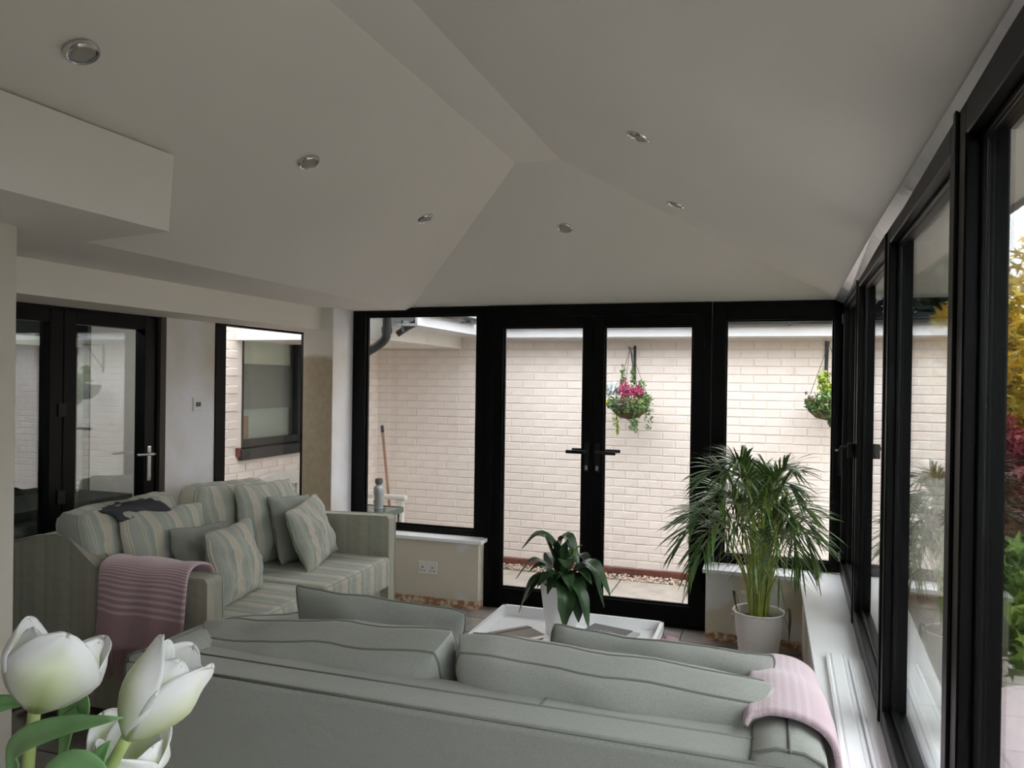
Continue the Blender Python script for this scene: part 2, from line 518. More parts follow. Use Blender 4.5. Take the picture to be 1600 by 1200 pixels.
def lathe(name, prof, material, parent=None, n=32, loc=(0, 0, 0), smooth=True, closed=False):
    """prof: (r, z) list"""
    bm = bmesh.new()
    rings = []
    for r, z in prof:
        if r < 1e-6:
            rings.append([bm.verts.new((loc[0], loc[1], loc[2] + z))])
        else:
            rings.append([bm.verts.new((loc[0] + r * cos(2 * pi * k / n), loc[1] + r * sin(2 * pi * k / n), loc[2] + z)) for k in range(n)])
    for a, b in zip(rings[:-1], rings[1:]):
        for k in range(n):
            j = (k + 1) % n
            if len(a) == 1 and len(b) == 1: continue
            if len(a) == 1: bm.faces.new((a[0], b[j], b[k]))
            elif len(b) == 1: bm.faces.new((a[k], a[j], b[0]))
            else: bm.faces.new((a[k], a[j], b[j], b[k]))
    bmesh.ops.recalc_face_normals(bm, faces=bm.faces)
    me = bpy.data.meshes.new(name); bm.to_mesh(me); bm.free()
    if smooth:
        for p in me.polygons: p.use_smooth = True
        me.set_sharp_from_angle(angle=radians(40)) if hasattr(me, 'set_sharp_from_angle') else None
    return link(name, me, material, parent)

def grid_obj(name, fn, nu, nv, material, parent=None, uvfn=None, thick=0.0):
    verts = []; uvs = []
    for i in range(nu + 1):
        for j in range(nv + 1):
            u = i / nu; v = j / nv
            verts.append(tuple(fn(u, v)))
            uvs.append(uvfn(u, v) if uvfn else (u, v))
    faces = [(i * (nv + 1) + j, (i + 1) * (nv + 1) + j, (i + 1) * (nv + 1) + j + 1, i * (nv + 1) + j + 1)
             for i in range(nu) for j in range(nv)]
    me = bpy.data.meshes.new(name)
    me.from_pydata(verts, [], faces)
    uvl = me.uv_layers.new(name='UVMap')
    for lp in me.loops:
        uvl.data[lp.index].uv = uvs[lp.vertex_index]
    for p in me.polygons: p.use_smooth = True
    o = link(name, me, material, parent)
    if thick:
        md = o.modifiers.new('thickness', 'SOLIDIFY'); md.thickness = thick; md.offset = 0
    return o

def smoothn(x, y, s=0):
    return (sin(x * 1.7 + s) * cos(y * 2.3 + s * 1.3) + 0.5 * sin(x * 3.9 + y * 2.1 + s * 2.7) + 0.25 * cos(y * 6.1 - x * 4.3 + s)) / 1.75

def pillow(name, label, cat, w, h, t, matrix, material, pip_mat, group=None, concave=0.07, seed=0, boxy=0.0, slump=0.0, pad=0.5):
    """local X width, Z height (0..h), Y thickness"""
    root = thing(name, label, cat, group=group)
    root.matrix_world = matrix
    n = 22
    def shape(u, v, side, bulge=0.0):
        a = abs(u); b = abs(v)
        rc = 1 - 0.05 * (a * b) ** 6
        px = u * w / 2 * (1 - concave * (1 - v * v)) * rc
        pz = v * h / 2 * (1 - concave * (1 - u * u)) * rc
        prof = (max(0, 1 - a ** 2.2)) ** pad * (max(0, 1 - b ** 2.2)) ** pad
        th = t / 2 * prof
        wr = (0.011 * smoothn(u * 2.6, v * 2.8, seed + side) + 0.006 * smoothn(u * 9, v * 8, seed * 2 + side)) * prof ** 0.6
        edge = max(a, b) ** 8
        px += bulge * (1 if u > 0.98 else -1 if u < -0.98 else 0)
        pz += bulge * (1 if v > 0.98 else -1 if v < -0.98 else 0)
        dz = -slump * (v * 0.5 + 0.5) * (1 - a * a)
        sag = 0.007 * smoothn(u * 3.3 + 2, v * 3.1, seed * 1.7) * edge
        return Vector((px + sag, side * (th + boxy / 2 + wr) + 0.012 * smoothn(u * 2, v * 2, seed * 1.3), pz + h / 2 + dz + sag))
    verts = []; uvs = []; faces = []
    def vid(s, i, j): return s * (n + 1) ** 2 + i * (n + 1) + j
    for s, side in enumerate((1, -1)):
        for i in range(n + 1):
            for j in range(n + 1):
                u = sin((i / n - 0.5) * pi); v = sin((j / n - 0.5) * pi)
                verts.append(tuple(shape(u, v, side)))
                uvs.append((u * w / 2 + seed * 0.031, v * h / 2))
    for i in range(n):
        for j in range(n):
            faces.append((vid(0, i, j), vid(0, i, j + 1), vid(0, i + 1, j + 1), vid(0, i + 1, j)))
            faces.append((vid(1, i, j), vid(1, i + 1, j), vid(1, i + 1, j + 1), vid(1, i, j + 1)))
    ring = [(i, 0) for i in range(n)] + [(n, j) for j in range(n)] + [(n - i, n) for i in range(n)] + [(0, n - j) for j in range(n)]
    m = len(ring)
    mid0 = len(verts)
    for (i, j) in ring:
        u = sin((i / n - 0.5) * pi); v = sin((j / n - 0.5) * pi)
        q0 = shape(u, v, 1, boxy * 0.22); q1 = shape(u, v, -1, boxy * 0.22)
        verts.append(tuple((q0 + q1) / 2)); uvs.append((u * w / 2 + seed * 0.031, v * h / 2))
    for k in range(m):
        a = ring[k]; b = ring[(k + 1) % m]; c = mid0 + k; d = mid0 + (k + 1) % m
        faces.append((vid(0, *a), vid(0, *b), d, c)); faces.append((c, d, vid(1, *b), vid(1, *a)))
    me = bpy.data.meshes.new('cover')
    me.from_pydata(verts, [], faces)
    uvl = me.uv_layers.new(name='UVMap')
    for lp in me.loops: uvl.data[lp.index].uv = uvs[lp.vertex_index]
    for p in me.polygons: p.use_smooth = True
    link('cover', me, material, root)
    # piping round the seam
    sides = (1, -1) if boxy > 0 else (0,)
    bm = bmesh.new()
    for sd in sides:
        pts = []
        for (i, j) in ring + [ring[0]]:
            u = sin((i / n - 0.5) * pi); v = sin((j / n - 0.5) * pi)
            if sd == 0:
                p = (shape(u, v, 1) + shape(u, v, -1)) / 2
            else:
                p = shape(u, v, sd)
            pts.append(p * 1.0)
        tube_bm(bm, pts, 0.0042, 5, False)
    finish('piping', bm, pip_mat, root, True)
    return root

def mtx(loc, rz=0.0, lean=0.0, roll=0.0):
    return Matrix.Translation(loc) @ Matrix.Rotation(radians(rz), 4, 'Z') @ Matrix.Rotation(radians(lean), 4, 'X') @ Matrix.Rotation(radians(roll), 4, 'Y')

def curve_pts(pts, n):
    """Catmull-Rom through pts"""
    P = [Vector(p) for p in pts]
    P = [P[0] * 2 - P[1]] + P + [P[-1] * 2 - P[-2]]
    out = []
    segs = len(P) - 3
    for k in range(n + 1):
        t = k / n * segs
        i = min(int(t), segs - 1); t -= i
        a, b, c, d = P[i:i + 4]
        out.append(0.5 * ((2 * b) + (c - a) * t + (2 * a - 5 * b + 4 * c - d) * t * t + (3 * b - a - 3 * c + d) * t ** 3))
    return out

def leaf(name, pts, width, material, parent=None, fold=0.25, n=10, up=(0, 0, 1), wave=0.0, belly=0.45, thick=0.0):
    c = curve_pts(pts, n)
    rows = []
    m = 3
    for i, p in enumerate(c):
        t = (c[min(i + 1, n)] - c[max(i - 1, 0)]).normalized()
        s = t.cross(Vector(up))
        if s.length < 0.05: s = t.cross(Vector((1, 0, 0)))
        s.normalize()
        nn = s.cross(t).normalized()
        f = i / n
        w = width * (sin(pi * min(1, f ** (math.log(0.5) / math.log(belly)))) ** 0.8) if 0 < f < 1 else width * 0.04
        w = max(w, width * 0.03)
        row = []
        for k in range(-m, m + 1):
            q = k / m
            row.append(p + s * (q * w / 2) + nn * (abs(q) * w * fold * 0.5 + wave * sin(f * 17 + q * 3) * abs(q)))
        rows.append(row)
    verts = [tuple(v) for r in rows for v in r]
    W = 2 * m + 1
    faces = [(i * W + j, i * W + j + 1, (i + 1) * W + j + 1, (i + 1) * W + j) for i in range(n) for j in range(W - 1)]
    o = quadmesh(name, verts, faces, material, parent, True)
    if thick:
        md = o.modifiers.new('thickness', 'SOLIDIFY'); md.thickness = thick; md.offset = 0
    return o

# ================================================================= ROOM SHELL
ZC = 2.13
# floor ------------------------------------------------------------
fl = tag(box('floor', (-3.5, -2.0, -0.06), (0.6, 5.2, -0.008), M['grout']), None, None, None, 'structure')
tile_me = None
tw, td = 0.45, 0.30
row = 0
y = -1.1
while y < 5.15:
    x = -3.45 + (0.2 if row % 2 else 0.0) - 0.2
    while x < 0.35:
        if y > 1.0 or True:
            if tile_me is None:
                o = box('floor_tile', (0, 0, -0.02), (tw - 0.008, td - 0.008, 0.0), M['tile'], fl, 0.002, 1)
                tile_me = o.data
            else:
                o = bpy.data.objects.new('floor_tile', tile_me); COL.objects.link(o); o.parent = fl
            o.location = (x, y, random.uniform(-0.0012, 0.0))
        x += tw
    y += td
    row += 1

# ceiling ----------------------------------------------------------
rl, rr_, zr, ye = -1.24, -1.005, 2.73, 3.725
YB = -2.0
v = [(rl, YB, zr), (rl, ye, zr), (rr_, ye, zr), (rr_, YB, zr),                 # 0-3 ridge strip
     (-2.56, 5.22, ZC), (0.45, 5.22, ZC), (0.45, YB, ZC + 0.01),                # 4,5,6
     (-2.56, YB, ZC + 0.03),                                                   # 7
     (-3.1, YB, ZC), (-3.1, 5.22, ZC)]                                          # 8,9
f = [(0, 1, 2, 3), (1, 4, 5, 2), (3, 2, 5, 6), (7, 4, 1, 0), (8, 9, 4, 7)]
ceil = quadmesh('ceiling', v, f, M['ceiling'])
tag(ceil, None, None, None, 'structure')
# boxed-in bulkhead where the slope drops to the soffit near the camera
bm = bmesh.new()
pts = [(-2.7, YB, 2.134), (-2.08, YB, 2.145), (-1.97, YB, 2.37), (-2.7, YB, 2.37),
       (-2.7, 2.33, 2.134), (-2.08, 2.26, 2.145), (-1.97, 2.16, 2.385), (-2.7, 2.33, 2.37)]
vs = [bm.verts.new(p) for p in pts]
for q in ((0, 1, 5, 4), (1, 2, 6, 5), (4, 5, 6, 7), (2, 3, 7, 6), (0, 4, 7, 3), (0, 3, 2, 1)):
    bm.faces.new([vs[i] for i in q])
finish('ceiling_bulkhead', bm, M['ceiling'], ceil)
# roof shell above (keeps daylight out)
rf = quadmesh('roof_deck',
              [(rl, YB - .1, zr + .15), (rl, ye, zr + .15), (rr_, ye, zr + .15), (rr_, YB - .1, zr + .15),
               (-3.53, 5.30, ZC + .12), (0.75, 5.30, ZC + .12), (0.75, YB - .1, ZC + .12), (-3.53, YB - .1, ZC + .12),
               (-3.53, 5.30, ZC + .06), (0.75, 5.30, ZC + .06), (0.75, YB - .1, ZC + .06), (-3.53, YB - .1, ZC + .06)],
              [(0, 1, 2, 3), (1, 4, 5, 2), (3, 2, 5, 6), (7, 4, 1, 0), (4, 8, 9, 5), (5, 9, 10, 6), (6, 10, 11, 7), (7, 11, 8, 4)], M['roof'], ceil)
box('eaves_soffit', (0.47, YB, ZC + 0.08), (0.74, 5.38, ZC + 0.10), M['soffit_pvc'], ceil)
box('eaves_soffit', (-3.53, 5.24, ZC + 0.10), (0.6, 5.29, ZC + 0.12), M['soffit_pvc'], ceil)

# grey film strip between slope and right wall frames
trim_film = quadmesh('trim_1', [(0.445, 5.16, 2.12), (0.385, 5.16, 2.148), (0.345, 3.0, 2.166), (0.29, YB, 2.19),
                                (0.30, YB, 2.15), (0.375, 3.0, 2.135)],
                     [(0, 1, 2, 5), (5, 2, 3, 4)], M['flash'])
tag(trim_film, None, None, None, 'structure')

# walls -------------------------------------------------------------
wl_ = struct_empty('wall_left')
box('near_pier', (-3.6, YB, 0), (-2.505, 2.005, 2.145), M['pier'], wl_)
box('ceiling_beam', (-3.55, 2.005, 1.97), (-3.1, 5.16, 2.14), M['cream'], wl_)
box('plaster_panel', (-3.60, 3.73, 0), (-3.45, 4.17, 1.975), M['plaster'], wl_)
box('side_dwarf_wall', (-3.55, 4.17, 0), (-3.42, 5.3, 0.48), M['plaster'], wl_)
prism('reveal_trim', [(-3.50, 3.69), (-3.445, 3.69), (-3.445, 3.735), (-3.50, 3.735)], 'z', 0, 1.97, M['brown_trim'], wl_)
box('corner_column', (-3.25, 4.88, 0), (-3.006, 5.31, 2.13), M['column'], wl_, 0.004)
box('column_face', (-3.006, 4.881, 0), (-3.0, 5.16, 2.13), M['plaster'], wl_)
box('corner_infill', (-3.55, 5.30, 0), (-3.24, 5.33, 2.14), M['black'], wl_)

wb = tag(box('wall_back', (-3.6, YB - 0.12, 0), (0.6, YB, 2.8), M['cream']), None, None, None, 'structure')

wf = struct_empty('wall_far')
box('dwarf_wall', (-3.0, 5.05, 0), (-1.915, 5.24, 0.465), M['dwarf'], wf)
box('window_board', (-3.0, 5.02, 0.465), (-1.885, 5.165, 0.49), M['white_gloss'], wf, 0.004)
box('dwarf_wall', (-0.355, 4.99, 0), (0.30, 5.24, 0.425), M['dwarf'], wf)
prism('window_board', [(-0.375, 4.965), (0.198, 4.965), (0.198, 5.165), (-0.375, 5.165)], 'z', 0.425, 0.45, M['white_gloss'], wf, 0.004)

wr = struct_empty('wall_right')
box('dwarf_wall', (0.215, YB, 0), (0.55, 5.24, 0.425), M['dwarf'], wr)
prism('window_board', [(0.195, YB), (0.50, YB), (0.50, 5.165), (0.198, 5.165)], 'z', 0.425, 0.45, M['white_gloss'], wr, 0.004)

# window and door frames on the far wall --------------------------------
YF0, YF1 = 5.16, 5.23
def frame_rect(name, x0, x1, z0, z1, l, r, b, t, y0, y1, material, parent, bevel=0.003):
    return boxes(name, [((x0, y0, z0), (x0 + l, y1, z1)), ((x1 - r, y0, z0), (x1, y1, z1)),
                        ((x0 + l, y0 + .001, z0), (x1 - r, y1 - .001, z0 + b)), ((x0 + l, y0 + .001, z1 - t), (x1 - r, y1 - .001, z1))], material, parent, bevel)
w1 = struct_empty('window_1')
frame_rect('window_frame', -2.999, -1.915, 0.49, 2.15, 0.105, 0.08, 0.042, 0.058, YF0, YF1, M['black'], w1)
frame_rect('glazing_bead', -2.894, -1.995, 0.532, 2.092, 0.012, 0.012, 0.012, 0.012, 5.185, 5.21, M['black'], w1, 0.002)
box('pane', (-2.89, 5.196, 0.535), (-1.998, 5.202, 2.09), M['glass'], w1)

d1 = struct_empty('door_1')
frame_rect('door_frame', -1.912, -0.352, 0.0, 2.15, 0.05, 0.05, 0.03, 0.08, YF0 - 0.01, YF1 + 0.01, M['black'], d1)
for (a, b, gl, gr) in ((-1.863, -1.137, -1.79, -1.208), (-1.133, -0.401, -1.061, -0.472)):
    lf = frame_rect('door_leaf', a, b, 0.032, 2.068, gl - a, b - gr, 0.112, 0.07, YF0, YF1 - 0.01, M['black'], d1)
    frame_rect('glazing_bead', gl, gr, 0.145, 1.998, 0.010, 0.010, 0.010, 0.010, 5.18, 5.205, M['black'], lf, 0.002)
    box('pane', (gl, 5.190, 0.145), (gr, 5.196, 1.998), M['glass'], lf)
    s = -1 if a < -1.5 else 1
    hx = b - 0.035 if s < 0 else a + 0.035
    bm = bmesh.new()
    for yy0, yy1, hz in ((5.135, 5.16, 0), (5.22, 5.245, 0)):
        bx(bm, (hx - 0.014, yy0 + .012 if yy0 < 5.2 else yy0, 1.00), (hx + 0.014, yy1 if yy0 < 5.2 else yy1 - .012, 1.20))
    yy = 5.105
    bx(bm, (hx - 0.011, yy, 1.128), (hx + 0.011, 5.15, 1.15))
    bx(bm, (min(hx, hx + s * 0.135), yy - 0.012, 1.127), (max(hx, hx + s * 0.135), yy + 0.006, 1.15))
    bx(bm, (hx - 0.011, 5.235, 1.128), (hx + 0.011, 5.28, 1.15))
    bx(bm, (min(hx, hx + s * 0.135), 5.27, 1.127), (max(hx, hx + s * 0.135), 5.285, 1.15))
    finish('handle', bm, M['black_soft'], lf, False, 0.003, 1)
    box('lock_cylinder', (hx - 0.008, 5.142, 1.015), (hx + 0.008, 5.151, 1.045), M['steel'], lf, 0.002)
    for zz in (0.25, 1.05, 1.85):
        hxx = a - 0.012 if s < 0 else b + 0.012
        tube('hinge', [(hxx, 5.145, zz), (hxx, 5.145, zz + 0.09)], 0.009, M['black'], lf)

box('astragal', (-1.155, 5.215, 0.04), (-1.115, 5.228, 2.06), M['black'], d1)
w2 = struct_empty('window_2')
frame_rect('window_frame', -0.349, 0.462, 0.452, 2.15, 0.087, 0.075, 0.055, 0.12, YF0, YF1, M['black'], w2)
frame_rect('glazing_bead', -0.262, 0.387, 0.507, 2.03, 0.010, 0.010, 0.010, 0.010, 5.185, 5.21, M['black'], w2, 0.002)
box('pane', (-0.262, 5.196, 0.507), (0.387, 5.202, 2.03), M['glass'], w2)
for zz in (0.53, 2.0):
    box('restrictor_hinge', (0.428, 5.135, zz), (0.440, 5.16, zz + 0.06), M['steel'], w2, 0.002)

# windows in the right-hand wall (local X runs along the wall towards the camera, local Y outwards)
RZ = -pi / 2 - 0.026
edges = [0.10, 1.13, 2.34, 3.523, 4.73, 5.93]     # near edge of each mullion, along the wall
def right_window(n, u0, u1):
    w = struct_empty('window_%d' % n, (0.437, 5.16, 0), RZ)
    # u0 = end of the previous mullion (far side), u1 = near edge of this mullion
    mw = 0.15
    z0, z1 = 0.452, 2.165
    gl0, gl1 = u0, u1 - mw
    boxes('window_frame', [((u0 - 0.001, 0.0, z0), (gl1 + 0.002, 0.085, 0.535)),
                           ((u0 - 0.001, 0.0, 2.095), (gl1 + 0.002, 0.085, z1))], M['black'], w, 0.003)
    boxes('mullion', [((gl1, 0.0, z0), (gl1 + 0.055, 0.075, z1)),
                      ((gl1 + 0.059, -0.006, z0), (gl1 + 0.089, 0.075, z1)),
                      ((gl1 + 0.093, 0.0, z0), (u1, 0.075, z1))], M['black'], w, 0.004)
    boxes('glazing_bead', [((gl0, 0.026, 0.535), (gl1, 0.036, 0.548)), ((gl0, 0.026, 2.082), (gl1, 0.036, 2.095)),
                           ((gl0, 0.026, 0.548), (gl0 + 0.010, 0.036, 2.082)), ((gl1 - 0.010, 0.026, 0.548), (gl1, 0.036, 2.082))], M['black'], w, 0.002)
    box('pane', (gl0, 0.037, 0.535), (gl1, 0.041, 2.095), M['glass'], w)
    box('pane', (gl0, 0.057, 0.535), (gl1, 0.061, 2.095), M['glass'], w)
    return w
wins = []
for k in range(len(edges) - 1):
    wins.append(right_window(3 + k, edges[k], edges[k + 1]))
box('corner_post', (0.0, 0.0, 0.452), (0.10, 0.11, 2.165), M['black'], wins[0], 0.004)
# casement handle on the first mullion
h = bmesh.new()
bx(h, (1.045, -0.035, 1.265), (1.085, 0.0, 1.335))
tube_bm(h, curve_pts([(1.065, -0.03, 1.31), (1.04, -0.055, 1.315), (0.99, -0.066, 1.29), (0.955, -0.066, 1.235), (0.945, -0.062, 1.16)], 14), 0.008, 6)
finish('window_handle', h, M['black_soft'], wins[0], True)
lathe('handle_key', [(0, -.004), (.009, -.004), (.009, .004), (0, .004)], M['steel'], wins[0], 10, (0.985, -0.078, 1.292))
# added unseen strip that blocks daylight leaking in above the heads
box('head_light_block', (-0.1, 0.02, 2.165), (5.94, 0.11, 2.30), M['black'], wins[0])
prism('solid_wall', [(0.275, -0.77), (0.55, -0.77), (0.55, YB), (0.25, YB)], 'z', 0.45, 2.30, M['cream'], wr)
box('head_light_block', (-3.3, YF0 + .01, 2.15), (0.5, YF1, 2.30), M['black'], w1)  # added likewise over the far-wall heads to stop daylight leaks

# left side: door to the kitchen and the tall side window --------------------
d2 = struct_empty('door_2')
XD = -3.48
def frame_yz(name, y0, y1, z0, z1, s0, s1, b, t, x0, x1, material, parent):
    return boxes(name, [((x0, y0, z0), (x1, y0 + s0, z1)), ((x0, y1 - s1, z0), (x1, y1, z1)),
                        ((x0 + .001, y0 + s0, z0), (x1 - .001, y1 - s1, z0 + b)), ((x0 + .001, y0 + s0, z1 - t), (x1 - .001, y1 - s1, z1))], material, parent, 0.003)
frame_yz('door_frame', 2.01, 3.70, 0.0, 1.985, 0.05, 0.05, 0.04, 0.05, XD - 0.07, XD + 0.01, M['black'], d2)
for (a, b) in ((2.07, 3.03), (3.035, 3.655)):
    lf = frame_yz('door_leaf', a, b, 0.04, 1.955, 0.075, 0.075, 0.12, 0.07, XD - 0.05, XD + 0.025, M['black'], d2)
    box('pane', (XD - 0.02, a + 0.075, 0.16), (XD - 0.014, b - 0.075, 1.885), M['glass_dark'], lf)
    if a > 3:
        box('handle_plate', (XD + 0.025, 3.595, 1.0), (XD + 0.036, 3.625, 1.205), M['chrome'], lf, 0.004)
        bm = bmesh.new()
        tube_bm(bm, [(XD + 0.03, 3.61, 1.16), (XD + 0.075, 3.61, 1.16), (XD + 0.078, 3.59, 1.16), (XD + 0.078, 3.48, 1.165)], 0.008, 6)
        finish('handle', bm, M['steel'], lf, True)
    else:
        for zz in (0.95, 1.4):
            box('hinge', (XD + 0.025, 3.0, zz), (XD + 0.034, 3.045, zz + 0.07), M['black_soft'], lf, 0.002)

w9 = struct_empty('window_9')
frame_yz('window_frame', 4.17, 5.30, 0.48, 1.99, 0.10, 0.03, 0.05, 0.03, -3.52, -3.44, M['black'], w9)
box('pane', (-3.482, 4.27, 0.53), (-3.476, 5.27, 1.96), M['glass'], w9)

# kitchen behind the door ---------------------------------------------------
wk = struct_empty('wall_kitchen')
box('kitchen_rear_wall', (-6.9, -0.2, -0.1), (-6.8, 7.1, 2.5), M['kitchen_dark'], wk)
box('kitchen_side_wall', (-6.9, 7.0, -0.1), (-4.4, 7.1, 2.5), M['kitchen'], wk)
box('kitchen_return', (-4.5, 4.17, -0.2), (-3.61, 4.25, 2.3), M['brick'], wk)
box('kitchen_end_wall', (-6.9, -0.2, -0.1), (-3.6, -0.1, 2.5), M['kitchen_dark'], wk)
box('kitchen_ceiling', (-6.9, -0.2, 2.3), (-3.6, 4.2, 2.4), M['kitchen'], wk)
box('kitchen_ceiling', (-6.9, 4.2, 2.3), (-4.35, 7.1, 2.4), M['kitchen'], wk)
box('kitchen_floor', (-6.9, -0.2, -0.2), (-3.55, 4.2, -0.02), M['wood_dark'], wk)
box('kitchen_floor', (-6.9, 4.2, -0.2), (-4.4, 7.0, -0.02), M['wood_dark'], wk)
box('kitchen_partition', (-4.72, 4.25, -0.02), (-4.62, 5.6, 2.3), M['kitchen'], wk)
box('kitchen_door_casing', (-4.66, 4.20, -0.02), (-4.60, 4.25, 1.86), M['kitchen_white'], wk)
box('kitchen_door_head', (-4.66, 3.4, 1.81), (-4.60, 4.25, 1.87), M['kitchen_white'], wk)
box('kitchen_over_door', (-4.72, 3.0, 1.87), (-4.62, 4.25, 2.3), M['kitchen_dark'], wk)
kc = thing('kitchen_cabinet', 'dark green kitchen cabinet seen through the left glass door', 'cabinet', (-4.35, 3.2, -0.02))
box('carcass', (-0.25, -0.9, 0.0), (0.25, 0.9, 0.80), M['kitchen_green'], kc, 0.003)
box('worktop', (-0.28, -0.92, 0.80), (0.28, 0.92, 0.84), M['kitchen_dark'], kc, 0.003)
for yy in (-0.88, -0.29, 0.30):
    dd = box('door', (0.25, yy, 0.08), (0.268, yy + 0.57, 0.78), M['kitchen_green'], kc, 0.003)
    tube('knob', [(0.268, yy + 0.06, 0.62), (0.29, yy + 0.06, 0.62)], 0.012, M['steel'], dd)

kl = thing('kitchen_fill_lamp', 'added fill lamp, out of view, brightening the kitchen', 'light', (-4.15, 3.0, 2.28))
box('fill_lamp_body', (-0.15, -0.15, -0.02), (0.15, 0.15, 0.02), M['kitchen_white'], kl, 0.004)
kld = bpy.data.lights.new('kitchen_fill', 'AREA'); kld.size = 0.25; kld.energy = 3.0; kld.color = (1.0, 0.93, 0.80)  # added unseen area light that brightens the kitchen behind the glass door
klo = bpy.data.objects.new('fill_light', kld); COL.objects.link(klo); klo.parent = kl; klo.location = (0, 0, -0.03)

# ================================================================= OUTSIDE: brick house, paving
def brick_wall(name, length, courses, z0, frame_fn, visible_fn, maxn, holes=(), nmax_parts=300):
    """frame_fn(s, d, z) -> world point: s along the wall, d outwards"""
    root = struct_empty(name)
    cand = []
    P, Hc = 0.225, 0.075
    for c in range(courses):
        s = -0.1125 * (c % 2)
        z = z0 + c * Hc
        while s < length:
            a = max(s, 0); b = min(s + P - 0.010, length)
            if b - a > 0.03 and not any(b > h0 and a < h1 and z + 0.065 > q0 and z < q1 for h0, h1, q0, q1 in holes):
                cand.append((a, b, z))
            s += P
    vis = [q for q in cand if visible_fn((q[0] + q[1]) / 2, q[2] + 0.03)]
    vis = vis[:nmax_parts]
    vset = set(vis)
    return root, vis, [q for q in cand if q not in vset]

def build_bricks(root, vis, rest, origin, dvec, ovec):
    """dvec: unit vector along the wall; ovec: outward"""
    d = Vector(dvec); o = Vector(ovec); O = Vector(origin)
    rot = Matrix((d, o, Vector((0, 0, 1)))).transposed().to_4x4()
    def brick_mesh(L):
        bm = bmesh.new(); bx(bm, (0, -0.02, 0), (L, 0.0075, 0.0655))
        bmesh.ops.recalc_face_normals(bm, faces=bm.faces)
        ed = [e for e in bm.edges if all(vv.co.y > 0 for vv in e.verts)]
        bmesh.ops.bevel(bm, geom=ed, offset=0.0035, segments=1, affect='EDGES')
        me = bpy.data.meshes.new('brick'); bm.to_mesh(me); bm.free(); me.materials.append(M['brick'])
        return me
    cache = {}
    for (a, b, z) in vis:
        L = round(b - a, 3)
        if L not in cache: cache[L] = brick_mesh(L)
        ob = bpy.data.objects.new('brick', cache[L]); COL.objects.link(ob); ob.parent = root
        ob.matrix_local = Matrix.Translation(O + d * a + Vector((0, 0, z)) + o * random.uniform(-0.0018, 0.0012)) @ rot
    bm = bmesh.new()
    for (a, b, z) in rest:
        e = random.uniform(-0.0018, 0.0012)
        L = b - a
        c = [(0, -.02), (L, -.02)]
        vv = []
        for (yy, ins) in ((-0.01 + e, 0), (0.004 + e, 0), (0.0075 + e, 0.0035)):
            vv.append([bm.verts.new(O + d * (a + sx) + o * yy + Vector((0, 0, z + sz))) for sx, sz in
                       ((ins, ins), (L - ins, ins), (L - ins, 0.0655 - ins), (ins, 0.0655 - ins))])
        for A, B in zip(vv[:-1], vv[1:]):
            for k in range(4):
                bm.faces.new((A[k], A[(k + 1) % 4], B[(k + 1) % 4], B[k]))
        bm.faces.new(vv[-1])
    bmesh.ops.recalc_face_normals(bm, faces=bm.faces)
    me = bpy.data.meshes.new('remaining_bricks'); bm.to_mesh(me); bm.free()
    ob = link('remaining_bricks', me, M['brick'], root)
    ob['kind'] = 'stuff'

YW = 7.1
XW = -3.83
# far wall: s runs from x=-3.83 to the right
def vis_far(s, z):
    x = XW + s
    xp = x * 5.2 / YW; zp = 1.62 + (z - 1.62) * 5.2 / YW
    return (-2.89 < xp < -1.99 and 0.53 < zp < 2.09) or (-1.79 < xp < -1.21 and 0.15 < zp < 1.99) or (-1.06 < xp < -0.47 and 0.15 < zp < 1.99)
root, vis, rest = brick_wall('wall_brick_far', 6.6, 29, -0.10, None, vis_far, 300)
box('mortar_face', (XW, YW, -0.3), (XW + 6.6, YW + 0.2, 2.12), M['mortar'], root)
build_bricks(root, vis, rest, (XW, YW, 0), (1, 0, 0), (0, -1, 0))
# red plinth course and air brick
xx = XW
rb = None
while xx < 2.7:
    if not (-1.36 < xx < -1.10):
        if rb is None:
            ob = box('plinth_brick', (0, -0.02, 0), (0.215, 0.02, 0.092), M['redbrick'], root, 0.003, 1); rb = ob.data
        else:
            ob = bpy.data.objects.new('plinth_brick', rb); COL.objects.link(ob); ob.parent = root
        ob.location = (xx, YW, -0.20)
    xx += 0.225
box('plinth_bed', (XW, YW - 0.012, -0.32), (XW + 6.6, YW + 0.01, -0.11), M['redbrick'], root)
vl = [((-1.37, YW - 0.03, -0.20), (-1.13, YW - 0.015, -0.105))]
air = box('air_brick', vl[0][0], vl[0][1], M['redbrick'], root, 0.002, 1)
bm = bmesh.new()
for i in range(9):
    for j in range(3):
        bx(bm, (-1.355 + i * 0.025, YW - 0.0305, -0.19 + j * 0.03), (-1.355 + i * 0.025 + 0.012, YW - 0.029, -0.19 + j * 0.03 + 0.014))
ob = finish('vent_slots', bm, M['socket_dark'], air); ob['kind'] = 'stuff'

# kitchen wall (faces the side passage)
KY0 = 4.25
KX = -4.30
root2, vis2, rest2 = brick_wall('wall_brick_side', 6.50 - KY0, 29, -0.10, None, lambda s, z: 0.5 < s < 3.2 and 0.4 < z < 2.05, 300,
                                holes=((5.54 - KY0, 6.44 - KY0, 0.90, 2.10),))
boxes('mortar_face', [((KX - 0.1, KY0, -0.3), (KX, 5.54, 2.3)), ((KX - 0.1, 6.44, -0.3), (KX, 6.5, 2.3)),
                      ((KX - 0.1, 5.54, -0.3), (KX, 6.44, 0.90)), ((KX - 0.1, 5.54, 2.10), (KX, 6.44, 2.3))], M['mortar'], root2)
build_bricks(root2, vis2, rest2, (KX, KY0, 0), (0, 1, 0), (1, 0, 0))
root3, vis3, rest3 = brick_wall('wall_brick_return', 0.60, 29, -0.10, None, lambda s, z: z > 0.3, 300)
box('mortar_face', (KX - 0.1, 6.50, -0.3), (XW, YW, 2.3), M['mortar'], root3)
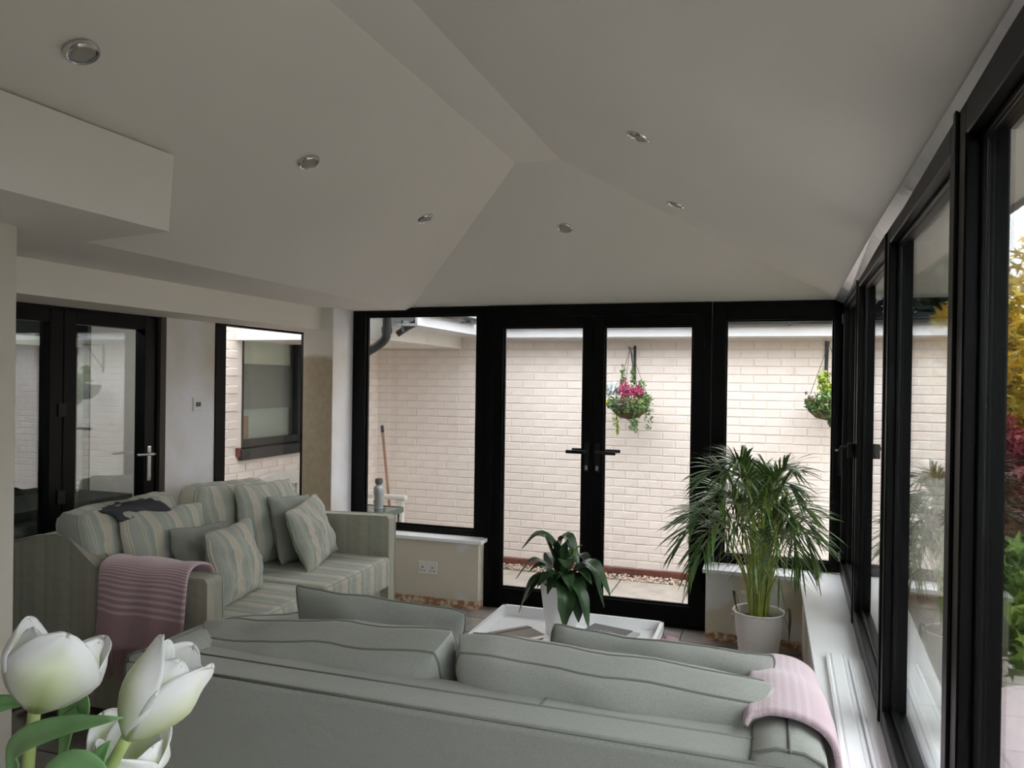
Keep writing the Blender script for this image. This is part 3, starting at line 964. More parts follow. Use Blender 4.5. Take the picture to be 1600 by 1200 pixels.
build_bricks(root3, vis3, rest3, (XW, 6.50, 0), (0, 1, 0), (1, 0, 0))
w10 = struct_empty('window_10')
frame_yz('window_frame', 5.54, 6.44, 1.0, 2.10, 0.045, 0.045, 0.07, 0.03, KX - 0.08, KX - 0.01, M['gutter'], w10)
box('pane', (KX - 0.05, 5.585, 1.07), (KX - 0.044, 6.395, 2.07), M['glass'], w10)
box('outer_sill', (KX - 0.06, 5.50, 0.90), (KX + 0.045, 6.46, 0.995), M['gutter'], w10, 0.004)
box('sill_end_brick', (KX, 5.465, 0.93), (KX + 0.03, 5.50, 1.01), M['redbrick'], w10, 0.004)
box('reflection_panel', (KX - 0.13, 5.56, 1.73), (KX - 0.12, 6.42, 2.10), mat('pale_reflection', (236, 240, 228), 0.8), w10)  # pale panel: bright upper reflection of the pane put into its colour
box('inner_board', (KX - 0.14, 5.56, 1.0), (KX - 0.13, 6.42, 1.34), mat('inner_board_paint', (178, 186, 178), 0.8), w10)
box('chopping_board', (KX - 0.12, 5.60, 1.07), (KX - 0.11, 5.78, 1.27), M['broom'], w10)
box('reflection_panel', (KX - 0.125, 5.56, 1.33), (KX - 0.115, 6.42, 1.735), mat('grey_reflection', (134, 138, 138), 0.8), w10)  # grey panel: darker reflected band of the pane put into its colour

# eaves of the brick house
ev = struct_empty('trim_2')
box('fascia', (-2.62, 6.78, 2.02), (2.9, 6.80, 2.165), M['white_pvc'], ev, 0.002)
box('soffit_board', (-2.62, 6.79, 2.02), (2.9, 7.1, 2.035), M['white_pvc'], ev)
box('fascia', (-2.62, 5.45, 2.04), (-2.60, 6.79, 2.20), M['white_pvc'], ev, 0.002)
box('soffit_board', (-2.90, 5.45, 2.04), (-2.61, 7.1, 2.055), M['white_pvc'], ev)
box('boxed_soffit', (KX, 5.45, 1.93), (-2.89, 6.26, 2.10), M['soffit_pvc'], ev, 0.002)
box('boxed_soffit', (XW, 6.264, 1.93), (-2.89, 7.08, 2.10), M['soffit_pvc'], ev, 0.002)
roof = tag(quadmesh('roof_brick_house', [(-2.7, 6.74, 2.20), (2.9, 6.74, 2.20), (2.9, 10.5, 2.42), (-2.7, 10.5, 2.42),
                                         (-6.3, 5.4, 2.42), (-2.66, 5.4, 2.20), (-6.3, 10.5, 2.42),
                                         (-2.7, 6.74, 2.165), (2.9, 6.74, 2.165), (2.9, 10.5, 2.165), (-6.3, 10.5, 2.12), (-6.3, 5.4, 2.12), (-2.66, 5.4, 2.165)],
                             [(0, 1, 2, 3), (4, 5, 0, 3, 6), (0, 7, 8, 1), (1, 8, 9, 2), (4, 11, 12, 5), (5, 12, 7, 0)], M['roof']), None, None, None, 'structure')
# gutters and pipes
g = thing('roof_gutter', 'dark grey roof gutter along the white fascia of the brick house', 'gutter', (-2.5, 6.73, 2.105))
bm = bmesh.new()
n = 8
prof = [(0.05 * cos(pi + pi * k / n), 0.05 * sin(pi + pi * k / n)) for k in range(n + 1)] + [(0.045 * cos(2 * pi - pi * k / n), 0.045 * sin(2 * pi - pi * k / n)) for k in range(n + 1)]
va = [bm.verts.new((0.0, p[0], 0.055 + p[1])) for p in prof]; vb = [bm.verts.new((5.3, p[0], 0.055 + p[1])) for p in prof]
for i in range(len(prof)):
    j = (i + 1) % len(prof); bm.faces.new((va[i], vb[i], vb[j], va[j]))
bm.faces.new(va); bm.faces.new(list(reversed(vb)))
finish('channel', bm, M['gutter'], g, True)
for k in range(7):
    box('bracket', (0.25 + k * 0.8, -0.055, 0.0), (0.275 + k * 0.8, 0.05, 0.02), M['gutter'], g, 0.002)
g2 = thing('roof_gutter', 'short dark gutter along the fascia above the left far window', 'gutter', (-2.56, 6.0, 2.125))
bm = bmesh.new(); tube_bm(bm, [(0, -0.50, 0.05), (0, 0.66, 0.05)], 0.045, 10)
finish('channel', bm, M['gutter'], g2, True)
for k in (-0.3, 0.35):
    box('bracket', (-0.05, k, 0.0), (0.055, k + 0.02, 0.02), M['gutter'], g2, 0.002)
dp = thing('downpipe', 'black plastic downpipe bending under the eaves at the window corner', 'pipe', (-2.86, 5.40, 1.885))
bm = bmesh.new()
tube_bm(bm, curve_pts([(0.02, 0, 0.34), (0.02, 0, 0.12), (0.0, 0, 0.04), (-0.10, 0, -0.03), (-0.30, 0.02, -0.12)], 16), 0.036, 12)
finish('pipe', bm, M['gutter'], dp, True)
lathe('socket_collar', [(0.042, 0), (0.042, 0.05), (0.036, 0.05)], M['gutter'], dp, 14, (0.02, 0, 0.09))
dp2 = thing('waste_pipe', 'thin dark pipe slanting up beside the downpipe', 'pipe', (-2.79, 5.52, 1.985))
bm = bmesh.new()
tube_bm(bm, curve_pts([(-0.02, 0, -0.01), (0.05, 0.02, 0.04), (0.13, 0.05, 0.09), (0.16, 0.06, 0.14), (0.17, 0.08, 0.24)], 14), 0.026, 10)
finish('pipe', bm, M['gutter'], dp2, True)
box('pipe_clip', (0.03, -0.03, 0.01), (0.045, 0.06, 0.10), M['steel'], dp2)

# ground outside ---------------------------------------------------------
gd = tag(box('ground', (-7, -8, -0.5), (22, 30, -0.235), M['soil']), None, None, None, 'structure')
pv = struct_empty('paving')
pv['kind'] = 'structure'
sm = None
for iy in range(3):
    for ix in range(12):
        x0 = -3.75 + ix * 0.60 + (0.30 if iy % 2 else 0.12)
        y0 = 5.27 + iy * 0.535
        if x0 > 3.4: continue
        if sm is None:
            ob = box('paving_slab', (0, 0, -0.05), (0.588, 0.523, 0), M['slab'], pv, 0.004, 1); sm = ob.data
        else:
            ob = bpy.data.objects.new('paving_slab', sm); COL.objects.link(ob); ob.parent = pv
        ob.location = (x0, y0, -0.165 + random.uniform(-0.003, 0.003))
box('slab_bed', (-3.8, 5.25, -0.24), (3.9, 7.1, -0.18), mat('joint_sand', (112, 104, 92), 0.95), pv)
# garden side patio, crazy gravel slabs
sm2 = None
for iy in range(16):
    for ix in range(6):
        if sm2 is None:
            ob = box('patio_slab', (0, 0, -0.05), (0.44, 0.44, 0), M['slab'], pv, 0.004, 1); sm2 = ob.data
        else:
            ob = bpy.data.objects.new('patio_slab', sm2); COL.objects.link(ob); ob.parent = pv
        ob.location = (0.66 + ix * 0.455, -2.0 + iy * 0.455, -0.165 + random.uniform(-0.003, 0.003))
# gravel strip at the foot of the wall
bm = bmesh.new()
for k in range(2600):
    cx = random.uniform(XW + 0.1, 2.2); cy = random.uniform(6.88, 7.07); r = random.uniform(0.006, 0.014)
    if random.random() < 0.12: cy -= random.uniform(0.02, 0.12)
    zc = -0.172 + r * 0.5 + random.uniform(0, 0.012)
    vs = [bm.verts.new((cx + r * a * random.uniform(.7, 1.2), cy + r * b * random.uniform(.7, 1.2), zc + r * c * 0.7)) for a, b, c in ((1, 0, 0), (0, 1, 0), (-1, 0, 0), (0, -1, 0), (0, 0, 1), (0, 0, -1))]
    for q in ((0, 1, 4), (1, 2, 4), (2, 3, 4), (3, 0, 4), (1, 0, 5), (2, 1, 5), (3, 2, 5), (0, 3, 5)):
        bm.faces.new([vs[i] for i in q])
gv = finish('gravel', bm, M['gravel'])
tag(gv, 'pale pebbles strewn along the foot of the brick wall', 'gravel', None, 'stuff')

# garden bench against the kitchen wall ----------------------------------
gb = thing('garden_bench', 'white painted wooden garden bench outside under the kitchen window', 'bench', (-4.06, 5.95, -0.165))
for yy in (-0.50, 0.50):
    box('leg', (-0.19, yy - 0.03, 0), (-0.13, yy + 0.03, 0.84), M['bench'], gb, 0.006)
    box('leg', (0.15, yy - 0.03, 0), (0.21, yy + 0.03, 0.66), M['bench'], gb, 0.006)
    box('armrest', (-0.17, yy - 0.04, 0.66), (0.25, yy + 0.04, 0.70), M['bench'], gb, 0.010)
prism('back_rail', [(-0.54, 0.87), (-0.52, 0.905), (-0.48, 0.905), (-0.46, 0.87), (0.0, 0.93), (0.46, 0.87), (0.48, 0.905), (0.52, 0.905), (0.54, 0.87), (0.52, 0.79), (-0.52, 0.79)], 'x', -0.19, -0.14, M['bench'], gb, 0.006)
for k in range(9):
    yy = -0.43 + k * 0.1075
    box('back_slat', (-0.175, yy - 0.02, 0.45), (-0.155, yy + 0.02, 0.80), M['bench'], gb, 0.003)
for k in range(5):
    box('seat_slat', (-0.15 + k * 0.072, -0.52, 0.42), (-0.09 + k * 0.072, 0.52, 0.442), M['bench'], gb, 0.004)
box('front_rail', (0.16, -0.50, 0.35), (0.185, 0.50, 0.42), M['bench'], gb, 0.003)
gc = thing('garden_armchair', 'white wooden garden armchair outside beside the green table', 'chair', (-3.44, 6.14, -0.165))
for yy in (-0.29, 0.29):
    box('leg', (-0.27, yy - 0.025, 0), (-0.22, yy + 0.025, 0.80), M['bench'], gc, 0.005)
    box('leg', (0.20, yy - 0.028, 0), (0.255, yy + 0.028, 0.665), M['bench'], gc, 0.005)
    box('armrest', (-0.25, yy - 0.035, 0.665), (0.285, yy + 0.035, 0.705), M['bench'], gc, 0.010)
box('backrest', (-0.262, -0.27, 0.45), (-0.235, 0.27, 0.69), M['bench'], gc, 0.005)
for k in range(5):
    box('seat_slat', (-0.22 + k * 0.088, -0.28, 0.40), (-0.145 + k * 0.088, 0.28, 0.42), M['bench'], gc, 0.004)
# garden table with green glass top and the bottle standing on it
gt = thing('garden_table', 'small outdoor table with dark green glass top beside the bench', 'table', (-3.02, 5.62, -0.085 - 0.08))
box('table_top', (-0.19, -0.16, 0.700), (0.15, 0.16, 0.715), M['green_glass'], gt, 0.003)
boxes('top_rim', [((-0.19, -0.165, 0.675), (0.155, -0.158, 0.72)), ((0.15, -0.16, 0.675), (0.157, 0.165, 0.72)), ((-0.19, 0.158, 0.675), (0.155, 0.165, 0.72))], M['green_glass'], gt)
for a in (-0.16, 0.13):
    for b in (-0.14, 0.14):
        tube('leg', [(a, b, 0), (a * 0.95, b * 0.95, 0.70)], 0.009, M['gutter'], gt, 8)
bt = thing('glass_bottle', 'dark cut glass bottle standing on the green outdoor table', 'bottle', (-3.03, 5.66, 0.552))
lathe('body', [(0, 0), (0.042, 0), (0.036, 0.02), (0.047, 0.05), (0.035, 0.09), (0.045, 0.12), (0.045, 0.165), (0.030, 0.185), (0.022, 0.19), (0.022, 0.20), (0, 0.20)], mat('smoked_glass', (150, 150, 154), 0.15, spec=0.8), bt, 16)
lathe('stopper', [(0, 0.20), (0.028, 0.20), (0.034, 0.22), (0.028, 0.245), (0, 0.25)], mat('stopper_glass', (84, 84, 90), 0.15), bt, 14)
br = thing('broom', 'wooden broom handle leaning in the corner of the brick walls', 'broom', (-3.57, 6.85, -0.165))
tube('handle', [(0.02, 0.10, 0.1), (-0.14, 0.14, 1.25)], 0.014, M['broom'], br, 8)
tube('grip', [(-0.139, 0.14, 1.24), (-0.148, 0.142, 1.31)], 0.017, M['gutter'], br, 8)
box('head', (-0.10, 0.06, 0.06), (0.14, 0.13, 0.12), M['broom'], br, 0.01)
o = boxes('bristles', [((-0.10 + k * 0.02, 0.065, 0.0), (-0.10 + k * 0.02 + 0.012, 0.125, 0.06)) for k in range(12)], M['wood_dark'], br); o['kind'] = 'stuff'

# leaf clump helpers --------------------------------------------------------
def leafclump(name, centers, count, size, material, parent=None, star=0, flat=False, kind='stuff', seed=1):
    rnd = random.Random(seed)
    verts = []; faces = []
    for k in range(count):
        c, rad = centers[rnd.randrange(len(centers))]
        while True:
            q = Vector((rnd.uniform(-1, 1), rnd.uniform(-1, 1), rnd.uniform(-1, 1)))
            if q.length < 1: break
        q = q * (0.55 + 0.45 * q.length)
        p = Vector(c) + Vector((q.x * rad[0], q.y * rad[1], q.z * rad[2]))
        nrm = Vector((rnd.gauss(0, 1), rnd.gauss(0, 1), rnd.gauss(0.4, 1))).normalized()
        u = nrm.orthogonal().normalized()
        a = rnd.uniform(0, 2 * pi)
        u = Matrix.Rotation(a, 3, nrm) @ u
        w = nrm.cross(u)
        s = size * rnd.uniform(0.6, 1.3)
        b = len(verts)
        if star:
            m = star * 2
            for i in range(m):
                r = s if i % 2 == 0 else s * 0.34
                if i == 0: r *= 1.1
                t = 2 * pi * i / m
                verts.append(tuple(p + (u * cos(t) + w * sin(t)) * r + nrm * (0.15 * s if i % 2 else 0)))
            verts.append(tuple(p + nrm * 0.12 * s))
            for i in range(m):
                faces.append((b + i, b + (i + 1) % m, b + m))
        else:
            verts += [tuple(p - u * s), tuple(p + w * s * 0.42), tuple(p + u * s), tuple(p - w * s * 0.42)]
            faces.append((b, b + 1, b + 2)); faces.append((b, b + 2, b + 3))
    me = bpy.data.meshes.new(name); me.from_pydata(verts, [], faces)
    o = link(name, me, material, parent)
    if kind: o['kind'] = kind
    return o

# hanging baskets ------------------------------------------------------------
def basket(loc, label, variant, seed):
    b = thing('hanging_basket', label, 'basket', loc, group=None)
    prof = [(0.02, -0.17), (0.09, -0.155), (0.15, -0.10), (0.178, -0.03), (0.182, 0.0), (0.15, 0.005), (0, -0.01)]
    lathe('basket_liner', prof, M['moss'], b, 20)
    bm = bmesh.new()
    for k in range(3):
        t = k * 2 * pi / 3 + 0.4
        tube_bm(bm, [(0.18 * cos(t), 0.18 * sin(t), 0), (0, 0, 0.46)], 0.0022, 4)
    finish('chain', bm, M['gutter'], b)
    if variant == 0:
        leafclump('heather', [((-0.03, -0.06, 0.08), (0.06, 0.06, 0.09)), ((0.08, -0.05, 0.06), (0.065, 0.06, 0.075))], 1000, 0.013, M['heather'], b, seed=seed)
        leafclump('tall_foliage', [((-0.06, 0, 0.20), (0.028, 0.03, 0.13)), ((0.03, 0, 0.20), (0.02, 0.02, 0.15)), ((0.10, 0, 0.12), (0.05, 0.03, 0.07))], 260, 0.018, M['ivy'], b, seed=seed + 1)
        leafclump('silver_foliage', [((-0.15, -0.02, 0.09), (0.07, 0.06, 0.06))], 110, 0.030, M['silver'], b, seed=seed + 2)
        leafclump('side_foliage', [((0.03, -0.15, -0.05), (0.16, 0.06, 0.08)), ((0.12, -0.05, 0.0), (0.09, 0.10, 0.08)), ((-0.10, -0.14, -0.03), (0.08, 0.05, 0.06))], 1000, 0.019, M['ivy'], b, seed=seed + 3)
        leafclump('purple_foliage', [((-0.04, -0.15, -0.03), (0.08, 0.05, 0.045))], 120, 0.022, M['purple'], b, seed=seed + 4)
        leafclump('trailing_ivy', [((0.06, -0.08, -0.20), (0.06, 0.05, 0.09)), ((0.17, -0.03, -0.12), (0.05, 0.03, 0.16))], 230, 0.017, M['ivy'], b, seed=seed + 5)
        leafclump('lime_foliage', [((-0.10, -0.06, -0.18), (0.045, 0.03, 0.07)), ((-0.09, -0.06, -0.26), (0.012, 0.012, 0.06))], 90, 0.018, M['lime'], b, seed=seed + 6)
        for p in ((-0.19, -0.10, -0.01), (-0.18, -0.11, -0.045), (-0.165, -0.12, -0.02), (0.13, -0.13, -0.005)):
            leafclump('pansy', [(p, (0.006, 0.006, 0.006))], 8, 0.018, M['yellow'], b, star=5, kind=None, seed=seed + 7)
    else:
        leafclump('lime_foliage', [((-0.03, 0, 0.14), (0.06, 0.05, 0.12)), ((0.05, -0.05, 0.06), (0.10, 0.08, 0.08))], 330, 0.024, M['lime'], b, seed=seed)
        leafclump('side_foliage', [((0.0, -0.14, -0.04), (0.18, 0.08, 0.11)), ((0.06, -0.05, -0.16), (0.08, 0.05, 0.07))], 900, 0.022, M['ivy'], b, seed=seed + 1)
        leafclump('purple_foliage', [((-0.12, -0.06, -0.04), (0.06, 0.05, 0.07))], 150, 0.022, M['purple'], b, seed=seed + 2)
        leafclump('pansy', [((-0.17, -0.05, 0.05), (0.01, 0.01, 0.01))], 6, 0.022, mat('pansy_violet', (84, 76, 130), 0.7), b, star=5, kind=None, seed=seed + 3)
    return b
def bracket(loc, label):
    b = thing('basket_bracket', label, 'bracket', loc)
    box('wall_plate', (-0.012, 0.26, -0.32), (0.012, 0.272, 0.03), M['gutter'], b, 0.002)
    bm = bmesh.new()
    tube_bm(bm, [(0, 0.265, 0.0), (0, 0.0, 0.0), (0, -0.03, -0.012), (0, -0.045, 0.01)], 0.006, 6)
    tube_bm(bm, [(0, 0.265, -0.28), (0, 0.04, -0.01)], 0.006, 6)
    finish('arm', bm, M['gutter'], b, True)
    return b
basket((-1.17, 6.82, 1.46), 'hanging basket with pink heather, yellow pansies and trailing ivy', 0, 11)
bracket((-1.17, 6.82, 1.925), 'black iron bracket holding the heather basket on the brick wall')
basket((0.47, 6.82, 1.50), 'hanging basket with lime green foliage, half hidden by window corner', 1, 31)
bracket((0.47, 6.82, 1.965), 'black iron bracket holding the lime green basket')

# shrub low outside the right-hand window of the far wall
sh = thing('garden_shrub', 'low green shrub outside below the window behind the palm', 'shrub', (0.35, 6.35, -0.165))
leafclump('foliage', [((0, 0, 0.25), (0.22, 0.2, 0.16))], 500, 0.045, M['acer_green'], sh, seed=5)
tube('stem', [(0, 0, 0), (0.02, 0, 0.25)], 0.012, M['bark'], sh, 6)

# garden to the right ----------------------------------------------------------
def tree(name, label, loc, h, r, blobs, count, size, material, star, seed, extra=None):
    t = thing(name, label, 'tree', loc)
    rnd = random.Random(seed)
    bm = bmesh.new()
    tube_bm(bm, curve_pts([(0, 0, 0), (0.03 * h, 0.01 * h, 0.3 * h), (0.0, 0.02 * h, 0.7 * h)], 10), r, 8, True, r * 0.5)
    finish('trunk', bm, M['bark'], t, True)
    bm = bmesh.new()
    for c, rad in blobs:
        tube_bm(bm, curve_pts([(0.01 * h, 0.01 * h, 0.25 * h), (c[0] * 0.6, c[1] * 0.6, c[2] * 0.8), c], 8), r * 0.45, 5, True, r * 0.1)
    finish('branches', bm, M['bark'], t, True)
    leafclump('crown', blobs, count, size, material, t, star=star, seed=seed)
    return t
tree('maple_tree', 'yellow leaved maple outside the near right window', (1.50, 4.9, -0.235), 2.6, 0.04,
     [((-0.35, -0.3, 1.9), (0.45, 0.5, 0.5)), ((0.2, 0.3, 2.3), (0.6, 0.6, 0.5)), ((-0.3, 0.5, 1.6), (0.4, 0.5, 0.4))], 2600, 0.055, M['acer_yellow'], 5, 3)
tree('red_acer', 'dark red acer bush outside the near right window', (1.30, 4.15, -0.235), 1.6, 0.03,
     [((-0.2, -0.2, 1.50), (0.35, 0.45, 0.22)), ((0.2, 0.3, 1.2), (0.5, 0.5, 0.3)), ((-0.1, 0.0, 1.22), (0.4, 0.3, 0.2))], 2400, 0.045, M['acer_red'], 5, 4)
tree('green_acer', 'light green acer bush low beside the red one', (1.10, 3.7, -0.235), 1.2, 0.02,
     [((-0.1, -0.1, 1.0), (0.32, 0.45, 0.24)), ((0.1, 0.3, 0.8), (0.4, 0.4, 0.25))], 1500, 0.05, M['acer_green'], 5, 6)
for i, (x, y, s, lb) in enumerate(((2.2, 12.0, 1.15, 'dark conifer beyond the brick house roof corner'), (5.0, 12.5, 1.35, 'tall dark conifer far behind the maple'),
                                   (6.6, 7.0, 1.2, 'broad dark conifer at the right garden edge'), (7.5, 1.5, 1.25, 'dark conifer opposite the right windows'))):
    cs = [((0, 0, (0.8 + 0.42 * k) * s), ((1.25 - 0.12 * k) * s, (1.25 - 0.12 * k) * s, 0.40 * s)) for k in range(9)]
    tree('conifer', lb, (x, y, -0.24), 4.2 * s, 0.10, cs, 5200, 0.12, M['conifer'], 0, 40 + i)
fc = thing('garden_fence', 'brown wooden board fence at the far side of the garden', 'fence', (4.2, -3.0, -0.24))
me = None
for k in range(90):
    if me is None:
        ob = box('board', (0, 0, 0), (0.02, 0.145, 1.0), M['fence'], fc, 0.003, 1); me = ob.data
    else:
        ob = bpy.data.objects.new('board', me); COL.objects.link(ob); ob.parent = fc
    ob.location = (random.uniform(-.004, .004), k * 0.15, 0.02)
box('rail', (-0.04, 0, 0.25), (0, 13.5, 0.31), M['fence'], fc)
box('rail', (-0.04, 0, 0.8), (0, 13.5, 0.86), M['fence'], fc)

# ================================================================= FURNITURE
# ---- plain sofa, back towards the camera
S1 = thing('sage_sofa', 'plain sage grey two seat sofa seen from behind in the foreground', 'sofa', (-0.86, 2.35, 0))
BW = 0.86
box('base', (-BW, -0.46, 0.10), (BW, 0.44, 0.30), M['sofa'], S1, 0.02)
# back: outer face, flat top in two bands
prism('backrest', [(-0.50, 0.10), (-0.505, 0.735), (-0.49, 0.752), (-0.40, 0.760), (-0.30, 0.752), (-0.285, 0.735), (-0.26, 0.30), (-0.26, 0.10)], 'x', -0.97, 0.94, M['sofa'], S1, 0.006, 2)
bm = bmesh.new()
tube_bm(bm, [(-0.99, -0.497, 0.748), (0.94, -0.497, 0.748)], 0.0045, 5)
tube_bm(bm, [(-0.96, -0.40, 0.760), (0.93, -0.40, 0.760)], 0.004, 5)
tube_bm(bm, [(0.30, -0.40, 0.760), (0.305, -0.29, 0.752)], 0.004, 5)
finish('piping', bm, M['piping'], S1, True)
def arm_drop(y, z):
    t = max(0.0, min(1.0, (y + 0.22) / 0.60))
    return 0.112 * t * t * (3 - 2 * t) * max(0.0, min(1.0, (z - 0.3) / 0.40))
def arm1(sgn, x0):
    pr = [(0, 0.10), (0, 0.50), (0.02, 0.57), (0.06, 0.62), (0.11, 0.66), (0.14, 0.70), (0.145, 0.735), (0.13, 0.765), (0.09, 0.783), (0.03, 0.785), (-0.02, 0.768), (-0.035, 0.72), (-0.04, 0.60), (-0.04, 0.10)]
    pts = [(x0 + sgn * a, z) for a, z in pr]
    bm = bmesh.new()
    ys = [-0.50, -0.49, -0.3, -0.2, -0.1, 0.0, 0.1, 0.2, 0.3, 0.4, 0.46, 0.47]
    rings = []
    for q, yy in enumerate(ys):
        ins = 0.010 if q in (0, len(ys) - 1) else 0.0
        rings.append([bm.verts.new((p[0] + (ins if (p[0] - x0) * sgn < 0.03 else -ins) * sgn, yy, p[1] - ins * (p[1] > 0.3) - arm_drop(yy, p[1]))) for p in pts])
    for A, B in zip(rings[:-1], rings[1:]):
        for k in range(len(pts)):
            j = (k + 1) % len(pts)
            bm.faces.new((A[k], A[j], B[j], B[k]))
    bm.faces.new(rings[0]); bm.faces.new(list(reversed(rings[-1])))
    o = finish('armrest', bm, M['sofa'], S1, True)
    o.data.set_sharp_from_angle(angle=radians(60))
    bm = bmesh.new()
    for yy in (-0.492, 0.462):
        tube_bm(bm, [(p[0], yy, p[1] - arm_drop(yy, p[1])) for p in pts], 0.0045, 5)
    tube_bm(bm, [(x0 + sgn * 0.06, yy, 0.786 - arm_drop(yy, 0.786)) for yy in ys], 0.004, 5)
    finish('piping', bm, M['piping'], o, True)
    return o
armL = arm1(-1, -BW + 0.01)
armR = arm1(1, BW)
for x0, x1 in ((-0.80, 0.0), (0.005, 0.82)):
    box('seat_cushion', (x0, -0.24, 0.30), (x1, 0.48, 0.47), M['sofa'], S1, 0.04, 4, True)
for a in (-0.78, 0.78):
    for b in (-0.42, 0.40):
        box('leg', (a - 0.03, b - 0.03, 0), (a + 0.03, b + 0.03, 0.10), M['wood_dark'], S1, 0.004)
# back cushions leaning on it
pillow('back_cushion', 'left large plain back cushion of the sage sofa', 'cushion', 0.88, 0.40, 0.17, mtx((-1.30, 2.20, 0.425), 0, 12, -4.2), M['sofa'], M['piping'], concave=0.03, seed=1, boxy=0.13, pad=0.42)
pillow('back_cushion', 'right large plain back cushion of the sage sofa', 'cushion', 0.87, 0.42, 0.16, mtx((-0.43, 2.19, 0.43), 0, 12, 2.4), M['sofa'], M['piping'], concave=0.03, seed=2, boxy=0.11, pad=0.42)
pillow('scatter_cushion', 'plain sage cushion in front of the left back cushion, corner raised', 'cushion', 0.70, 0.42, 0.15, mtx((-1.37, 2.60, 0.415), 2, 12, 3.0), M['sofa'], M['piping'], concave=0.07, seed=3)
pillow('scatter_cushion', 'plain sage cushion in front of the right back cushion', 'cushion', 0.74, 0.40, 0.15, mtx((-0.335, 2.60, 0.40), 0, 12, 1.2), M['sofa'], M['piping'], concave=0.06, seed=4)

# ---- striped sofa along the left wall
S2 = thing('striped_sofa', 'striped green and beige sofa standing along the left wall', 'sofa', (-2.84, 3.6, 0))
ox, oy = 2.84, -3.6
def L(x, y, z): return (x + ox, y + oy, z)
box('base', L(-3.36, 2.80, 0.10), L(-2.33, 4.42, 0.29), M['stripe'], S2, 0.02, 3, False, True)
prism('backrest', [(-3.39 + ox, 0.10), (-3.40 + ox, 0.80), (-3.38 + ox, 0.825), (-3.25 + ox, 0.83), (-3.22 + ox, 0.81), (-3.16 + ox, 0.10)], 'y', 2.78 + oy, 4.44 + oy, M['stripe'], S2, 0.01, 3, False, True)
apr = [(-2.28, .10), (-2.28, .725), (-2.295, .742), (-2.55, .735), (-2.80, .728), (-2.90, .745), (-2.98, .80), (-3.05, .855), (-3.13, .875), (-3.24, .862), (-3.40, .82), (-3.40, .10)]
for (a, b) in ((2.72, 2.83), (4.39, 4.49)):
    o = prism('armrest', [(p[0] + ox, p[1]) for p in apr], 'y', a + oy, b + oy, M['stripe_soft'], S2, 0.010, 3, False, True)
    bm = bmesh.new()
    for yy in (a + .004, b - .004):
        tube_bm(bm, [L(p[0], yy, p[1] - 0.001) for p in apr[:-1]], 0.005, 5)
    finish('piping', bm, M['stripe_piping'], o, True)
for (a, b) in ((2.835, 3.608), (3.612, 4.385)):
    o = box('seat_cushion', L(-3.15, a, 0.295), L(-2.255, b, 0.49), M['stripe'], S2, 0.035, 4, True, True)
    bm = bmesh.new()
    for zz in (0.31, 0.478):
        tube_bm(bm, [L(-3.1, a + .008, zz), L(-2.275, a + .008, zz), L(-2.263, a + .02, zz), L(-2.263, b - .02, zz), L(-2.275, b - .008, zz), L(-3.1, b - .008, zz)], 0.0045, 5)
    finish('piping', bm, M['stripe_piping'], o, True)
for a in (-3.32, -2.36):
    for b in (2.78, 4.42):
        box('leg', L(a - .03, b - .03, 0), L(a + .03, b + .03, 0.10), M['wood_dark'], S2, 0.004)
ST, SP = M['stripe'], M['stripe_piping']
pillow('back_cushion', 'large striped back cushion at the near end of the striped sofa', 'cushion', 0.66, 0.50, 0.17, mtx((-3.03, 3.07, 0.475), -86, 10, 0), ST, SP, concave=0.03, seed=5, boxy=0.12, pad=0.4)
pillow('back_cushion', 'large striped back cushion in the middle of the striped sofa', 'cushion', 0.66, 0.50, 0.17, mtx((-3.06, 3.86, 0.475), -90, 8, -3), ST, SP, concave=0.03, seed=6, boxy=0.10, pad=0.4)
pillow('scatter_cushion', 'big striped cushion under the dark cloth on the striped sofa', 'cushion', 0.58, 0.48, 0.17, mtx((-2.83, 3.16, 0.485), -90, 15, -3), ST, SP, concave=0.07, seed=8)
pillow('scatter_cushion', 'plain grey green cushion behind the front striped cushion', 'cushion', 0.44, 0.38, 0.14, mtx((-2.70, 3.27, 0.485), -88, 18, -4), M['grey_cushion'], M['piping'], concave=0.08, seed=9)
pillow('scatter_cushion', 'striped square cushion standing nearest the mauve throw', 'cushion', 0.42, 0.39, 0.15, mtx((-2.53, 3.29, 0.485), -84, 13, 2), ST, SP, concave=0.09, seed=10)
pillow('scatter_cushion', 'tall striped cushion with crumpled top in front of the window post', 'cushion', 0.58, 0.50, 0.17, mtx((-2.86, 4.02, 0.485), -88, 12, -2), ST, SP, concave=0.07, seed=11)
pillow('scatter_cushion', 'plain grey green cushion between two striped ones by the far arm', 'cushion', 0.46, 0.42, 0.13, mtx((-2.72, 4.10, 0.485), -88, 18, -6), M['grey_cushion'], M['piping'], concave=0.08, seed=12)
pillow('scatter_cushion', 'striped cushion tilted against the far arm of the striped sofa', 'cushion', 0.50, 0.40, 0.15, mtx((-2.56, 4.09, 0.49), -80, 20, 6), ST, SP, concave=0.08, seed=13)

# dark folded cloth on top of the back cushions
o = grid_obj('folded_jacket', lambda u, v: (-3.04 + 0.22 * (u - .5) + 0.01 * sin(v * 9), 2.86 + 0.34 * v + 0.02 * sin(u * 8), 0.972 + 0.012 * smoothn(u * 6, v * 7, 2) - 0.05 * (abs(u - .5) * 2) ** 3), 12, 16, M['jacket'], thick=0.012)
tag(o, 'dark folded cloth lying on top of the striped back cushions', 'cloth')

